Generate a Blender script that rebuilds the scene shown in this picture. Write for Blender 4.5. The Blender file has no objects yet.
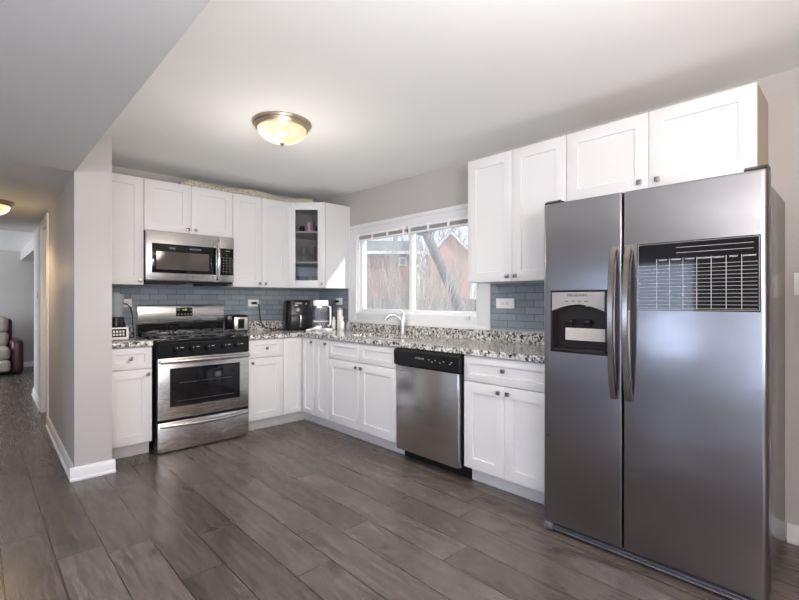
import bpy, bmesh, math, random
from mathutils import Vector, Matrix
random.seed(7)
PI = math.pi
SC = bpy.context.scene
COL = SC.collection

# ------------------------------------------------------------------ camera, world, sun, lights, exposure
cam_d = bpy.data.cameras.new('camera')
cam = bpy.data.objects.new('camera', cam_d)
COL.objects.link(cam)
cam.location = (-3.0415, -4.5846, 1.2393)
cam.rotation_euler = (PI / 2, 0, -0.7628)
cam_d.sensor_width = 36.0
cam_d.lens = 446.95 / 799 * 36
cam_d.shift_y = 0.0003
cam_d.clip_start = 0.05
SC.camera = cam

SC.view_settings.view_transform = 'Standard'
SC.view_settings.look = 'None'
SC.view_settings.gamma = 1.0
SC.view_settings.use_curve_mapping = False
SC.view_settings.exposure = 0.55

world = bpy.data.worlds.new('sky')
SC.world = world
world.use_nodes = True
wn, wl = world.node_tree.nodes, world.node_tree.links
wn.clear()
w_out = wn.new('ShaderNodeOutputWorld')
w_bg = wn.new('ShaderNodeBackground')
w_tc = wn.new('ShaderNodeTexCoord')
w_sep = wn.new('ShaderNodeSeparateXYZ')
w_ramp = wn.new('ShaderNodeValToRGB')
w_noise = wn.new('ShaderNodeTexNoise')
w_mix = wn.new('ShaderNodeMix'); w_mix.data_type = 'RGBA'
w_cr = wn.new('ShaderNodeValToRGB')
w_ramp.color_ramp.elements[0].position = 0.0
w_ramp.color_ramp.elements[0].color = (0.86, 0.90, 0.96, 1)
w_ramp.color_ramp.elements[1].position = 0.45
w_ramp.color_ramp.elements[1].color = (0.42, 0.62, 0.95, 1)
w_cr.color_ramp.elements[0].position = 0.45
w_cr.color_ramp.elements[1].position = 0.62
w_noise.inputs['Scale'].default_value = 3.0
w_noise.inputs['Detail'].default_value = 6
wl.new(w_tc.outputs['Generated'], w_sep.inputs[0])
wl.new(w_sep.outputs['Z'], w_ramp.inputs[0])
wl.new(w_tc.outputs['Generated'], w_noise.inputs['Vector'])
wl.new(w_noise.outputs[0], w_cr.inputs[0])
wl.new(w_cr.outputs[0], w_mix.inputs[0])
wl.new(w_ramp.outputs[0], w_mix.inputs[6])
w_mix.inputs[7].default_value = (0.95, 0.96, 0.98, 1)
wl.new(w_mix.outputs[2], w_bg.inputs['Color'])
w_bg.inputs['Strength'].default_value = 1.0
wl.new(w_bg.outputs[0], w_out.inputs[0])

def add_light(name, kind, loc, direction, energy, color, **kw):
    d = bpy.data.lights.new(name, kind)
    d.energy = energy
    d.color = color
    for k, v in kw.items():
        setattr(d, k, v)
    o = bpy.data.objects.new(name, d)
    COL.objects.link(o)
    o.location = loc
    if direction:
        o.rotation_euler = Vector(direction).to_track_quat('-Z', 'Y').to_euler()
    return o

add_light('sun', 'SUN', (6, -8, 8), (-0.45, 1.0, -0.56), 4.0, (1.0, 0.97, 0.93), angle=math.radians(2.0))
# daylight through the glass doors and windows on the dining side, behind the camera
add_light('patio_daylight', 'AREA', (-6.35, -5.2, 1.1), (1, 0.12, 0), 24, (0.52, 0.68, 1.0), shape='RECTANGLE', size=2.4, size_y=2.0)
add_light('side_window_daylight', 'AREA', (-6.40, -2.3, 1.35), (1, 0, 0), 17, (0.60, 0.74, 1.0), shape='RECTANGLE', size=0.95, size_y=0.9)
add_light('rear_daylight', 'AREA', (-4.2, -6.85, 1.45), (0.12, 1, 0), 80, (0.92, 0.92, 1.0), shape='RECTANGLE', size=3.4, size_y=1.5)
add_light('living_daylight', 'AREA', (-5.85, 4.7, 1.2), (1, 0, -0.1), 100, (0.82, 0.89, 1.0), shape='RECTANGLE', size=2.2, size_y=1.6)

# added fill light behind the camera, aimed upward to brighten the ceiling
add_light('added_ceiling_fill', 'AREA', (-2.65, -4.95, 1.60), (0.05, 0.35, 1), 62, (0.98, 0.98, 1.0), shape='SQUARE', size=0.6)

# ------------------------------------------------------------------ material helpers
def new_mat(name):
    m = bpy.data.materials.new(name)
    m.use_nodes = True
    nt = m.node_tree
    return m, nt.nodes, nt.links, nt.nodes['Principled BSDF']

def setp(p, **kw):
    for k, v in kw.items():
        key = k.replace('_', ' ')
        if key in p.inputs:
            if isinstance(v, tuple) and len(v) == 3:
                v = v + (1,)
            p.inputs[key].default_value = v

def node(n, t, **kw):
    x = n.new(t)
    for k, v in kw.items():
        setattr(x, k, v)
    return x

def paint(name, color, rough=0.5, var=0.03, scale=6.0, bump=0.0, bscale=180.0, spec=0.5):
    """plain coating with slight tone variation and optional orange-peel bump"""
    m, n, l, p = new_mat(name)
    tc = node(n, 'ShaderNodeTexCoord')
    nz = node(n, 'ShaderNodeTexNoise'); nz.inputs['Scale'].default_value = scale
    nz.inputs['Detail'].default_value = 4
    l.new(tc.outputs['Object'], nz.inputs['Vector'])
    r = node(n, 'ShaderNodeValToRGB')
    r.color_ramp.elements[0].color = tuple(max(0, c * (1 - var)) for c in color) + (1,)
    r.color_ramp.elements[1].color = tuple(min(1, c * (1 + var)) for c in color) + (1,)
    l.new(nz.outputs[0], r.inputs[0]); l.new(r.outputs[0], p.inputs['Base Color'])
    setp(p, Roughness=rough, Specular_IOR_Level=spec)
    if bump:
        b = node(n, 'ShaderNodeTexNoise'); b.inputs['Scale'].default_value = bscale
        l.new(tc.outputs['Object'], b.inputs['Vector'])
        bn = node(n, 'ShaderNodeBump'); bn.inputs['Strength'].default_value = bump
        bn.inputs['Distance'].default_value = 0.002
        l.new(b.outputs[0], bn.inputs['Height']); l.new(bn.outputs[0], p.inputs['Normal'])
    return m

def steel(name, color=(0.60, 0.60, 0.62), rough=0.28, stretch=(60, 60, 1.2), wave=0.0, metallic=1.0, tint=None):
    m, n, l, p = new_mat(name)
    tc = node(n, 'ShaderNodeTexCoord')
    mp = node(n, 'ShaderNodeMapping'); mp.inputs['Scale'].default_value = stretch
    l.new(tc.outputs['Object'], mp.inputs[0])
    nz = node(n, 'ShaderNodeTexNoise'); nz.inputs['Scale'].default_value = 3.0; nz.inputs['Detail'].default_value = 5
    l.new(mp.outputs[0], nz.inputs['Vector'])
    r = node(n, 'ShaderNodeMapRange')
    r.inputs['To Min'].default_value = rough * 0.92; r.inputs['To Max'].default_value = rough * 1.08
    l.new(nz.outputs[0], r.inputs[0]); l.new(r.outputs[0], p.inputs['Roughness'])
    cr = node(n, 'ShaderNodeValToRGB')
    cr.color_ramp.elements[0].color = tuple(c * 0.975 for c in color) + (1,)
    cr.color_ramp.elements[1].color = tuple(min(1, c * 1.02) for c in color) + (1,)
    l.new(nz.outputs[0], cr.inputs[0]); l.new(cr.outputs[0], p.inputs['Base Color'])
    setp(p, Metallic=metallic)
    if wave:
        w = node(n, 'ShaderNodeTexNoise'); w.inputs['Scale'].default_value = 3.2; w.inputs['Detail'].default_value = 1.5
        mp2 = node(n, 'ShaderNodeMapping'); mp2.inputs['Scale'].default_value = (1, 1, 1.6)
        l.new(tc.outputs['Object'], mp2.inputs[0]); l.new(mp2.outputs[0], w.inputs['Vector'])
        bn = node(n, 'ShaderNodeBump'); bn.inputs['Strength'].default_value = wave; bn.inputs['Distance'].default_value = 0.02
        l.new(w.outputs[0], bn.inputs['Height']); l.new(bn.outputs[0], p.inputs['Normal'])
    return m

def emit(name, color, strength):
    m, n, l, p = new_mat(name)
    setp(p, Base_Color=color, Emission_Color=color, Emission_Strength=strength, Roughness=0.3)
    return m

def glass(name, tint=(1, 1, 1), haze=0.0, haze_col=(0.9, 0.92, 0.95), gloss=0.08):
    """clear pane: transparent + a little mirror reflection + optional pale diffuse film / insect mesh"""
    m, n, l, p = new_mat(name)
    n.remove(p)
    out = n['Material Output']
    tr = node(n, 'ShaderNodeBsdfTransparent'); tr.inputs[0].default_value = tint + (1,)
    gl = node(n, 'ShaderNodeBsdfGlossy'); gl.inputs['Roughness'].default_value = 0.03
    lw = node(n, 'ShaderNodeLayerWeight'); lw.inputs[0].default_value = 0.5
    pw = node(n, 'ShaderNodeMath', operation='POWER'); pw.inputs[1].default_value = 4.0; l.new(lw.outputs['Facing'], pw.inputs[0])
    fr = node(n, 'ShaderNodeMath', operation='MULTIPLY_ADD'); fr.inputs[1].default_value = 0.35; fr.inputs[2].default_value = 0.03; l.new(pw.outputs[0], fr.inputs[0])
    mx = node(n, 'ShaderNodeMixShader')
    l.new(fr.outputs[0], mx.inputs[0]); l.new(tr.outputs[0], mx.inputs[1]); l.new(gl.outputs[0], mx.inputs[2])
    last = mx
    if haze:
        df = node(n, 'ShaderNodeBsdfDiffuse'); df.inputs[0].default_value = haze_col + (1,)
        tl = node(n, 'ShaderNodeBsdfTranslucent'); tl.inputs[0].default_value = haze_col + (1,)
        dd = node(n, 'ShaderNodeMixShader'); dd.inputs[0].default_value = 0.6
        l.new(df.outputs[0], dd.inputs[1]); l.new(tl.outputs[0], dd.inputs[2])
        m2 = node(n, 'ShaderNodeMixShader'); m2.inputs[0].default_value = haze
        l.new(last.outputs[0], m2.inputs[1]); l.new(dd.outputs[0], m2.inputs[2])
        last = m2
    l.new(last.outputs[0], out.inputs[0])
    return m

# ---- specific materials
def granite_mat():
    m, n, l, p = new_mat('granite')
    tc = node(n, 'ShaderNodeTexCoord')
    n1 = node(n, 'ShaderNodeTexNoise'); n1.inputs['Scale'].default_value = 46; n1.inputs['Detail'].default_value = 6; n1.inputs['Roughness'].default_value = 0.65; n1.inputs['Distortion'].default_value = 0.6
    n2 = node(n, 'ShaderNodeTexNoise'); n2.inputs['Scale'].default_value = 15; n2.inputs['Detail'].default_value = 5
    v = node(n, 'ShaderNodeTexVoronoi'); v.inputs['Scale'].default_value = 95
    for t in (n1, n2, v):
        l.new(tc.outputs['Object'], t.inputs['Vector'])
    r1 = node(n, 'ShaderNodeValToRGB')
    e = r1.color_ramp.elements
    e[0].position = 0.39; e[0].color = (0.015, 0.015, 0.018, 1)
    e[1].position = 0.66; e[1].color = (0.82, 0.81, 0.78, 1)
    for pos, c in ((0.45, (0.10, 0.095, 0.09, 1)), (0.49, (0.42, 0.40, 0.37, 1)), (0.55, (0.66, 0.65, 0.61, 1))):
        k = e.new(pos); k.color = c
    l.new(n1.outputs[0], r1.inputs[0])
    r2 = node(n, 'ShaderNodeValToRGB')
    r2.color_ramp.elements[0].position = 0.56; r2.color_ramp.elements[0].color = (0, 0, 0, 1)
    r2.color_ramp.elements[1].position = 0.66; r2.color_ramp.elements[1].color = (1, 1, 1, 1)
    l.new(n2.outputs[0], r2.inputs[0])
    mx = node(n, 'ShaderNodeMix', data_type='RGBA'); mx.blend_type = 'MIX'
    ml = node(n, 'ShaderNodeMath', operation='MULTIPLY'); ml.inputs[1].default_value = 0.45
    l.new(r2.outputs[0], ml.inputs[0]); l.new(ml.outputs[0], mx.inputs[0])
    l.new(r1.outputs[0], mx.inputs[6]); mx.inputs[7].default_value = (0.36, 0.33, 0.29, 1)
    mx2 = node(n, 'ShaderNodeMix', data_type='RGBA'); mx2.blend_type = 'MULTIPLY'; mx2.inputs[0].default_value = 0.55
    l.new(mx.outputs[2], mx2.inputs[6])
    vr = node(n, 'ShaderNodeValToRGB'); vr.color_ramp.elements[0].color = (0.45, 0.45, 0.46, 1); vr.color_ramp.elements[1].position = 0.5
    l.new(v.outputs['Color'], vr.inputs[0]); l.new(vr.outputs[0], mx2.inputs[7])
    l.new(mx2.outputs[2], p.inputs['Base Color'])
    setp(p, Roughness=0.11)
    return m

def tile_mat(u_axis):
    """glazed blue-grey subway tile, running bond, pale-dark joints; u_axis 'X' or 'Y' runs along the wall"""
    m, n, l, p = new_mat('glazed_tile_' + u_axis.lower())
    tc = node(n, 'ShaderNodeTexCoord'); sp = node(n, 'ShaderNodeSeparateXYZ'); cb = node(n, 'ShaderNodeCombineXYZ')
    l.new(tc.outputs['Object'], sp.inputs[0]); l.new(sp.outputs[u_axis], cb.inputs[0]); l.new(sp.outputs['Z'], cb.inputs[1])
    br = node(n, 'ShaderNodeTexBrick'); br.offset = 0.5
    br.inputs['Scale'].default_value = 1.0; br.inputs['Brick Width'].default_value = 0.155; br.inputs['Row Height'].default_value = 0.054
    br.inputs['Mortar Size'].default_value = 0.0018; br.inputs['Mortar Smooth'].default_value = 0.2; br.inputs['Bias'].default_value = 0.0
    br.inputs['Color1'].default_value = (0.215, 0.248, 0.275, 1); br.inputs['Color2'].default_value = (0.285, 0.318, 0.345, 1)
    br.inputs['Mortar'].default_value = (0.08, 0.085, 0.095, 1)
    l.new(cb.outputs[0], br.inputs['Vector']); l.new(br.outputs['Color'], p.inputs['Base Color'])
    nz = node(n, 'ShaderNodeTexNoise'); nz.inputs['Scale'].default_value = 45; nz.inputs['Detail'].default_value = 3
    l.new(tc.outputs['Object'], nz.inputs['Vector'])
    ad = node(n, 'ShaderNodeMath', operation='MULTIPLY_ADD'); ad.inputs[1].default_value = -1.0
    l.new(br.outputs['Fac'], ad.inputs[0])
    sc = node(n, 'ShaderNodeMath', operation='MULTIPLY'); sc.inputs[1].default_value = 0.7
    l.new(nz.outputs[0], sc.inputs[0]); l.new(sc.outputs[0], ad.inputs[2])
    bn = node(n, 'ShaderNodeBump'); bn.inputs['Strength'].default_value = 0.7; bn.inputs['Distance'].default_value = 0.004
    l.new(ad.outputs[0], bn.inputs['Height']); l.new(bn.outputs[0], p.inputs['Normal'])
    setp(p, Roughness=0.16)
    return m

def floor_mat():
    """grey-brown laminate planks along Y, 0.19 wide and 1.35 long, end joints staggered row by row"""
    m, n, l, p = new_mat('plank_floor')
    W, L = 0.19, 1.35
    tc = node(n, 'ShaderNodeTexCoord'); sp = node(n, 'ShaderNodeSeparateXYZ'); l.new(tc.outputs['Object'], sp.inputs[0])
    def M(op, a, b=None, c=None):
        x = node(n, 'ShaderNodeMath', operation=op)
        for i, v in enumerate((a, b, c)):
            if v is None: continue
            if isinstance(v, (int, float)): x.inputs[i].default_value = v
            else: l.new(v, x.inputs[i])
        return x.outputs[0]
    xs = M('DIVIDE', M('ADD', sp.outputs['X'], 2.942), W)
    row = M('FLOOR', xs); fx = M('SUBTRACT', xs, row)
    # end-joint offsets of the rows seen in the photograph, others random
    wn_ = node(n, 'ShaderNodeTexWhiteNoise', noise_dimensions='1D'); l.new(M('ADD', row, 13.7), wn_.inputs['W'])
    off = M('MULTIPLY', wn_.outputs['Value'], L)
    known = {0: -1.55, 1: -1.91, 3: -1.14, 5: -2.82, 6: -2.5, 8: -3.19}
    for k, y in known.items():
        sel = M('COMPARE', row, float(k), 0.1)
        o = (-y) % L
        off = M('ADD', M('MULTIPLY', off, M('SUBTRACT', 1.0, sel)), M('MULTIPLY', sel, o))
    ys = M('DIVIDE', M('ADD', sp.outputs['Y'], off), L)
    pl = M('FLOOR', ys); fy = M('SUBTRACT', ys, pl)
    idv = node(n, 'ShaderNodeCombineXYZ'); l.new(row, idv.inputs[0]); l.new(pl, idv.inputs[1])
    rnd = node(n, 'ShaderNodeTexWhiteNoise', noise_dimensions='3D'); l.new(idv.outputs[0], rnd.inputs['Vector'])
    # grain, stretched along the plank and shifted per plank
    gv = node(n, 'ShaderNodeCombineXYZ')
    l.new(M('MULTIPLY', sp.outputs['X'], 1.0), gv.inputs[0])
    l.new(M('MULTIPLY', sp.outputs['Y'], 0.06), gv.inputs[1])
    l.new(M('MULTIPLY', rnd.outputs['Value'], 37.0), gv.inputs[2])
    g1 = node(n, 'ShaderNodeTexNoise'); g1.inputs['Scale'].default_value = 64; g1.inputs['Detail'].default_value = 7; g1.inputs['Roughness'].default_value = 0.62; g1.inputs['Distortion'].default_value = 0.9
    l.new(gv.outputs[0], g1.inputs['Vector'])
    gv2 = node(n, 'ShaderNodeCombineXYZ')
    l.new(sp.outputs['X'], gv2.inputs[0]); l.new(M('MULTIPLY', sp.outputs['Y'], 0.35), gv2.inputs[1]); l.new(M('MULTIPLY', rnd.outputs['Value'], 91.0), gv2.inputs[2])
    g2 = node(n, 'ShaderNodeTexNoise'); g2.inputs['Scale'].default_value = 7.5; g2.inputs['Detail'].default_value = 5; g2.inputs['Distortion'].default_value = 1.6
    l.new(gv2.outputs[0], g2.inputs['Vector'])
    cr = node(n, 'ShaderNodeValToRGB'); e = cr.color_ramp.elements
    e[0].position = 0.30; e[0].color = (0.062, 0.049, 0.043, 1)
    e[1].position = 0.72; e[1].color = (0.222, 0.190, 0.172, 1)
    k = e.new(0.42); k.color = (0.112, 0.091, 0.080, 1)
    k = e.new(0.58); k.color = (0.158, 0.131, 0.116, 1)
    l.new(g1.outputs[0], cr.inputs[0])
    kn = node(n, 'ShaderNodeValToRGB'); kn.color_ramp.elements[0].position = 0.30; kn.color_ramp.elements[0].color = (0.30, 0.26, 0.24, 1)
    kn.color_ramp.elements[1].position = 0.42; kn.color_ramp.elements[1].color = (1, 1, 1, 1)
    l.new(g2.outputs[0], kn.inputs[0])
    mx = node(n, 'ShaderNodeMix', data_type='RGBA'); mx.blend_type = 'MULTIPLY'; mx.inputs[0].default_value = 0.70
    l.new(cr.outputs[0], mx.inputs[6]); l.new(kn.outputs[0], mx.inputs[7])
    tint = node(n, 'ShaderNodeValToRGB'); te = tint.color_ramp.elements
    te[0].color = (0.66, 0.635, 0.62, 1); te[1].color = (1.02, 1.0, 0.99, 1)
    l.new(rnd.outputs['Value'], tint.inputs[0])
    mx2 = node(n, 'ShaderNodeMix', data_type='RGBA'); mx2.blend_type = 'MULTIPLY'; mx2.inputs[0].default_value = 1.0
    l.new(mx.outputs[2], mx2.inputs[6]); l.new(tint.outputs[0], mx2.inputs[7])
    jx = M('MINIMUM', fx, M('SUBTRACT', 1.0, fx)); jy = M('MINIMUM', fy, M('SUBTRACT', 1.0, fy))
    j = M('MAXIMUM', M('LESS_THAN', jx, 0.0028 / W), M('LESS_THAN', jy, 0.0022 / L))
    mx3 = node(n, 'ShaderNodeMix', data_type='RGBA')
    l.new(j, mx3.inputs[0]); l.new(mx2.outputs[2], mx3.inputs[6]); mx3.inputs[7].default_value = (0.014, 0.011, 0.009, 1)
    l.new(mx3.outputs[2], p.inputs['Base Color'])
    rr = node(n, 'ShaderNodeMapRange'); rr.inputs['To Min'].default_value = 0.33; rr.inputs['To Max'].default_value = 0.22
    l.new(g1.outputs[0], rr.inputs[0]); l.new(rr.outputs[0], p.inputs['Roughness'])
    bn = node(n, 'ShaderNodeBump'); bn.inputs['Strength'].default_value = 0.12; bn.inputs['Distance'].default_value = 0.002
    hh = M('SUBTRACT', g1.outputs[0], M('MULTIPLY', j, 2.0))
    l.new(hh, bn.inputs['Height']); l.new(bn.outputs[0], p.inputs['Normal'])
    return m

def brick_mat(name, c1, c2, mortar, axis='Y', bw=0.22, rh=0.075):
    m, n, l, p = new_mat(name)
    tc = node(n, 'ShaderNodeTexCoord'); sp = node(n, 'ShaderNodeSeparateXYZ'); cb = node(n, 'ShaderNodeCombineXYZ')
    l.new(tc.outputs['Object'], sp.inputs[0]); l.new(sp.outputs[axis], cb.inputs[0]); l.new(sp.outputs['Z'], cb.inputs[1])
    br = node(n, 'ShaderNodeTexBrick'); br.inputs['Scale'].default_value = 1
    br.inputs['Brick Width'].default_value = bw; br.inputs['Row Height'].default_value = rh; br.inputs['Mortar Size'].default_value = 0.008
    br.inputs['Color1'].default_value = c1 + (1,); br.inputs['Color2'].default_value = c2 + (1,); br.inputs['Mortar'].default_value = mortar + (1,)
    l.new(cb.outputs[0], br.inputs['Vector']); l.new(br.outputs['Color'], p.inputs['Base Color'])
    setp(p, Roughness=0.9)
    return m

def woven_mat():
    m, n, l, p = new_mat('woven_rope')
    tc = node(n, 'ShaderNodeTexCoord')
    v = node(n, 'ShaderNodeTexVoronoi'); v.inputs['Scale'].default_value = 110
    mp = node(n, 'ShaderNodeMapping'); mp.inputs['Scale'].default_value = (0.6, 1, 1)
    l.new(tc.outputs['Object'], mp.inputs[0]); l.new(mp.outputs[0], v.inputs['Vector'])
    r = node(n, 'ShaderNodeValToRGB')
    r.color_ramp.elements[0].position = 0.15; r.color_ramp.elements[0].color = (0.78, 0.74, 0.63, 1)
    r.color_ramp.elements[1].position = 0.75; r.color_ramp.elements[1].color = (0.34, 0.30, 0.22, 1)
    l.new(v.outputs['Distance'], r.inputs[0]); l.new(r.outputs[0], p.inputs['Base Color'])
    bn = node(n, 'ShaderNodeBump'); bn.invert = True; bn.inputs['Strength'].default_value = 0.8; bn.inputs['Distance'].default_value = 0.006
    l.new(v.outputs['Distance'], bn.inputs['Height']); l.new(bn.outputs[0], p.inputs['Normal'])
    setp(p, Roughness=0.85)
    return m

MT = {}
MT['wall'] = paint('greige_wall_paint', (0.47, 0.445, 0.42), 0.55, 0.02, 3, 0.08)
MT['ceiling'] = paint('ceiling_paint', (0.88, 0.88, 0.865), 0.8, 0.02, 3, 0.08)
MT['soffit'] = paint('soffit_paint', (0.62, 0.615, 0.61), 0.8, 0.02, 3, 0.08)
MT['trim'] = paint('white_trim_paint', (0.74, 0.735, 0.73), 0.35, 0.01)
MT['cab'] = paint('white_cabinet_paint', (0.70, 0.685, 0.675), 0.38, 0.012, 4)
MT['cabin'] = paint('cabinet_interior', (0.62, 0.60, 0.57), 0.5, 0.02)
MT['maple'] = paint('raw_maple_side', (0.46, 0.37, 0.28), 0.45, 0.06, 8)
MT['toe'] = paint('toe_kick_paint', (0.62, 0.59, 0.57), 0.45, 0.02)
MT['granite'] = granite_mat()
MT['tile_x'] = tile_mat('X')
MT['tile_y'] = tile_mat('Y')
MT['floor'] = floor_mat()
MT['steel'] = steel('brushed_steel', (0.60, 0.59, 0.58), 0.27, (2, 260, 260))
MT['steel_v'] = steel('brushed_steel_upright', (0.58, 0.57, 0.57), 0.25, (260, 260, 2), wave=0.05)
MT['steel_fridge'] = steel('fridge_steel', (0.335, 0.33, 0.35), 0.29, (220, 220, 0.9), wave=0.22)
MT['steel_dark'] = steel('dark_steel', (0.30, 0.29, 0.29), 0.32, (1, 60, 60))
MT['handle_steel'] = steel('handle_steel', (0.36, 0.325, 0.30), 0.24, (60, 60, 1))
MT['chrome'] = steel('chrome', (0.78, 0.78, 0.79), 0.10, (8, 8, 8))
MT['nickel'] = steel('satin_nickel', (0.72, 0.70, 0.67), 0.30, (8, 8, 8))
MT['bronze'] = steel('aged_bronze', (0.50, 0.40, 0.31), 0.35, (20, 20, 20))
MT['knob'] = steel('pewter', (0.33, 0.30, 0.27), 0.30, (20, 20, 20))
MT['fridge_side'] = paint('grey_side_enamel', (0.13, 0.118, 0.105), 0.22, 0.02, spec=0.4)
MT['black'] = paint('black_plastic', (0.010, 0.010, 0.011), 0.26, 0.1, spec=0.3)
MT['black_gloss'] = paint('black_glass', (0.008, 0.008, 0.009), 0.06, 0.05, spec=0.35)
MT['black_matte'] = paint('black_cast_iron', (0.035, 0.035, 0.038), 0.28, 0.2, 40)
MT['iron_grate'] = paint('enamelled_iron_grate', (0.07, 0.07, 0.075), 0.24, 0.2, 40)
MT['dark_gap'] = paint('dark_rubber', (0.02, 0.02, 0.022), 0.7, 0.1)
MT['grey_plastic'] = paint('grey_plastic', (0.34, 0.33, 0.32), 0.35, 0.04)
MT['grille_grey'] = paint('grille_grey_plastic', (0.10, 0.10, 0.115), 0.35, 0.04)
MT['silver_plastic'] = paint('silver_plastic', (0.30, 0.285, 0.275), 0.30, 0.03)
MT['dark_plastic'] = paint('brown_black_plastic', (0.020, 0.016, 0.015), 0.28, 0.1, spec=0.25)
MT['white_plastic'] = paint('white_plastic', (0.82, 0.81, 0.79), 0.3, 0.01)
MT['offwhite'] = paint('off_white_plastic', (0.74, 0.71, 0.64), 0.35, 0.02)
MT['white_ink'] = paint('white_ink', (0.85, 0.85, 0.85), 0.5, 0.01)
MT['calendar_ink'] = paint('calendar_ink', (0.50, 0.50, 0.50), 0.5, 0.02)
MT['dark_ink'] = paint('dark_ink', (0.05, 0.05, 0.055), 0.5, 0.05)
MT['grey_ink'] = paint('grey_ink', (0.38, 0.38, 0.38), 0.5, 0.05)
MT['vinyl'] = paint('window_vinyl', (0.84, 0.84, 0.83), 0.35, 0.01)
MT['blind'] = paint('blind_slats', (0.50, 0.47, 0.45), 0.45, 0.05)
MT['clear'] = glass('clear_glass')
MT['pane'] = glass('window_pane', (0.97, 0.98, 0.98), 0.13, (0.90, 0.92, 0.95))
MT['cab_glass'] = glass('cabinet_glass', (0.78, 0.78, 0.78))
MT['frosted'] = glass('frosted_plastic', (0.92, 0.94, 0.96), 0.45, (0.80, 0.82, 0.84))
MT['jug'] = glass('clear_jug', (0.93, 0.94, 0.95), 0.12, (0.75, 0.76, 0.78))
MT['green_lcd'] = emit('green_display', (0.45, 0.62, 0.10), 0.45)
MT['lcd_dim'] = emit('dim_display', (0.30, 0.34, 0.08), 0.12)
MT['pink'] = paint('pink_box', (0.62, 0.22, 0.42), 0.5, 0.15, 60)
MT['red'] = paint('dark_red', (0.38, 0.10, 0.10), 0.3, 0.1)
MT['orange'] = paint('orange', (0.75, 0.38, 0.08), 0.4, 0.05)
MT['tan'] = paint('tan_upholstery', (0.47, 0.41, 0.35), 0.8, 0.08, 20)
MT['burgundy'] = paint('burgundy_leather', (0.055, 0.016, 0.020), 0.35, 0.15, 20)
MT['label'] = paint('paper_label', (0.48, 0.45, 0.41), 0.5, 0.05, 60)
MT['woven'] = woven_mat()
MT['bark'] = paint('grey_bark', (0.17, 0.155, 0.145), 0.95, 0.35, 18, 0.6, 30)
MT['twig'] = paint('pale_twigs', (0.45, 0.39, 0.34), 0.9, 0.25, 9)
MT['brick_red'] = brick_mat('dark_red_brick', (0.30, 0.11, 0.10), (0.38, 0.15, 0.13), (0.40, 0.33, 0.31))
MT['brick_pink'] = brick_mat('pink_brick', (0.62, 0.24, 0.19), (0.68, 0.29, 0.23), (0.62, 0.45, 0.40))
MT['shingle'] = brick_mat('grey_shingles', (0.20, 0.19, 0.18), (0.26, 0.25, 0.235), (0.15, 0.145, 0.14), 'Y', 0.3, 0.14)
MT['fence'] = paint('weathered_fence', (0.36, 0.33, 0.31), 0.9, 0.25, 14)
MT['grass'] = paint('winter_grass', (0.36, 0.34, 0.26), 0.95, 0.3, 8)

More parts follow.
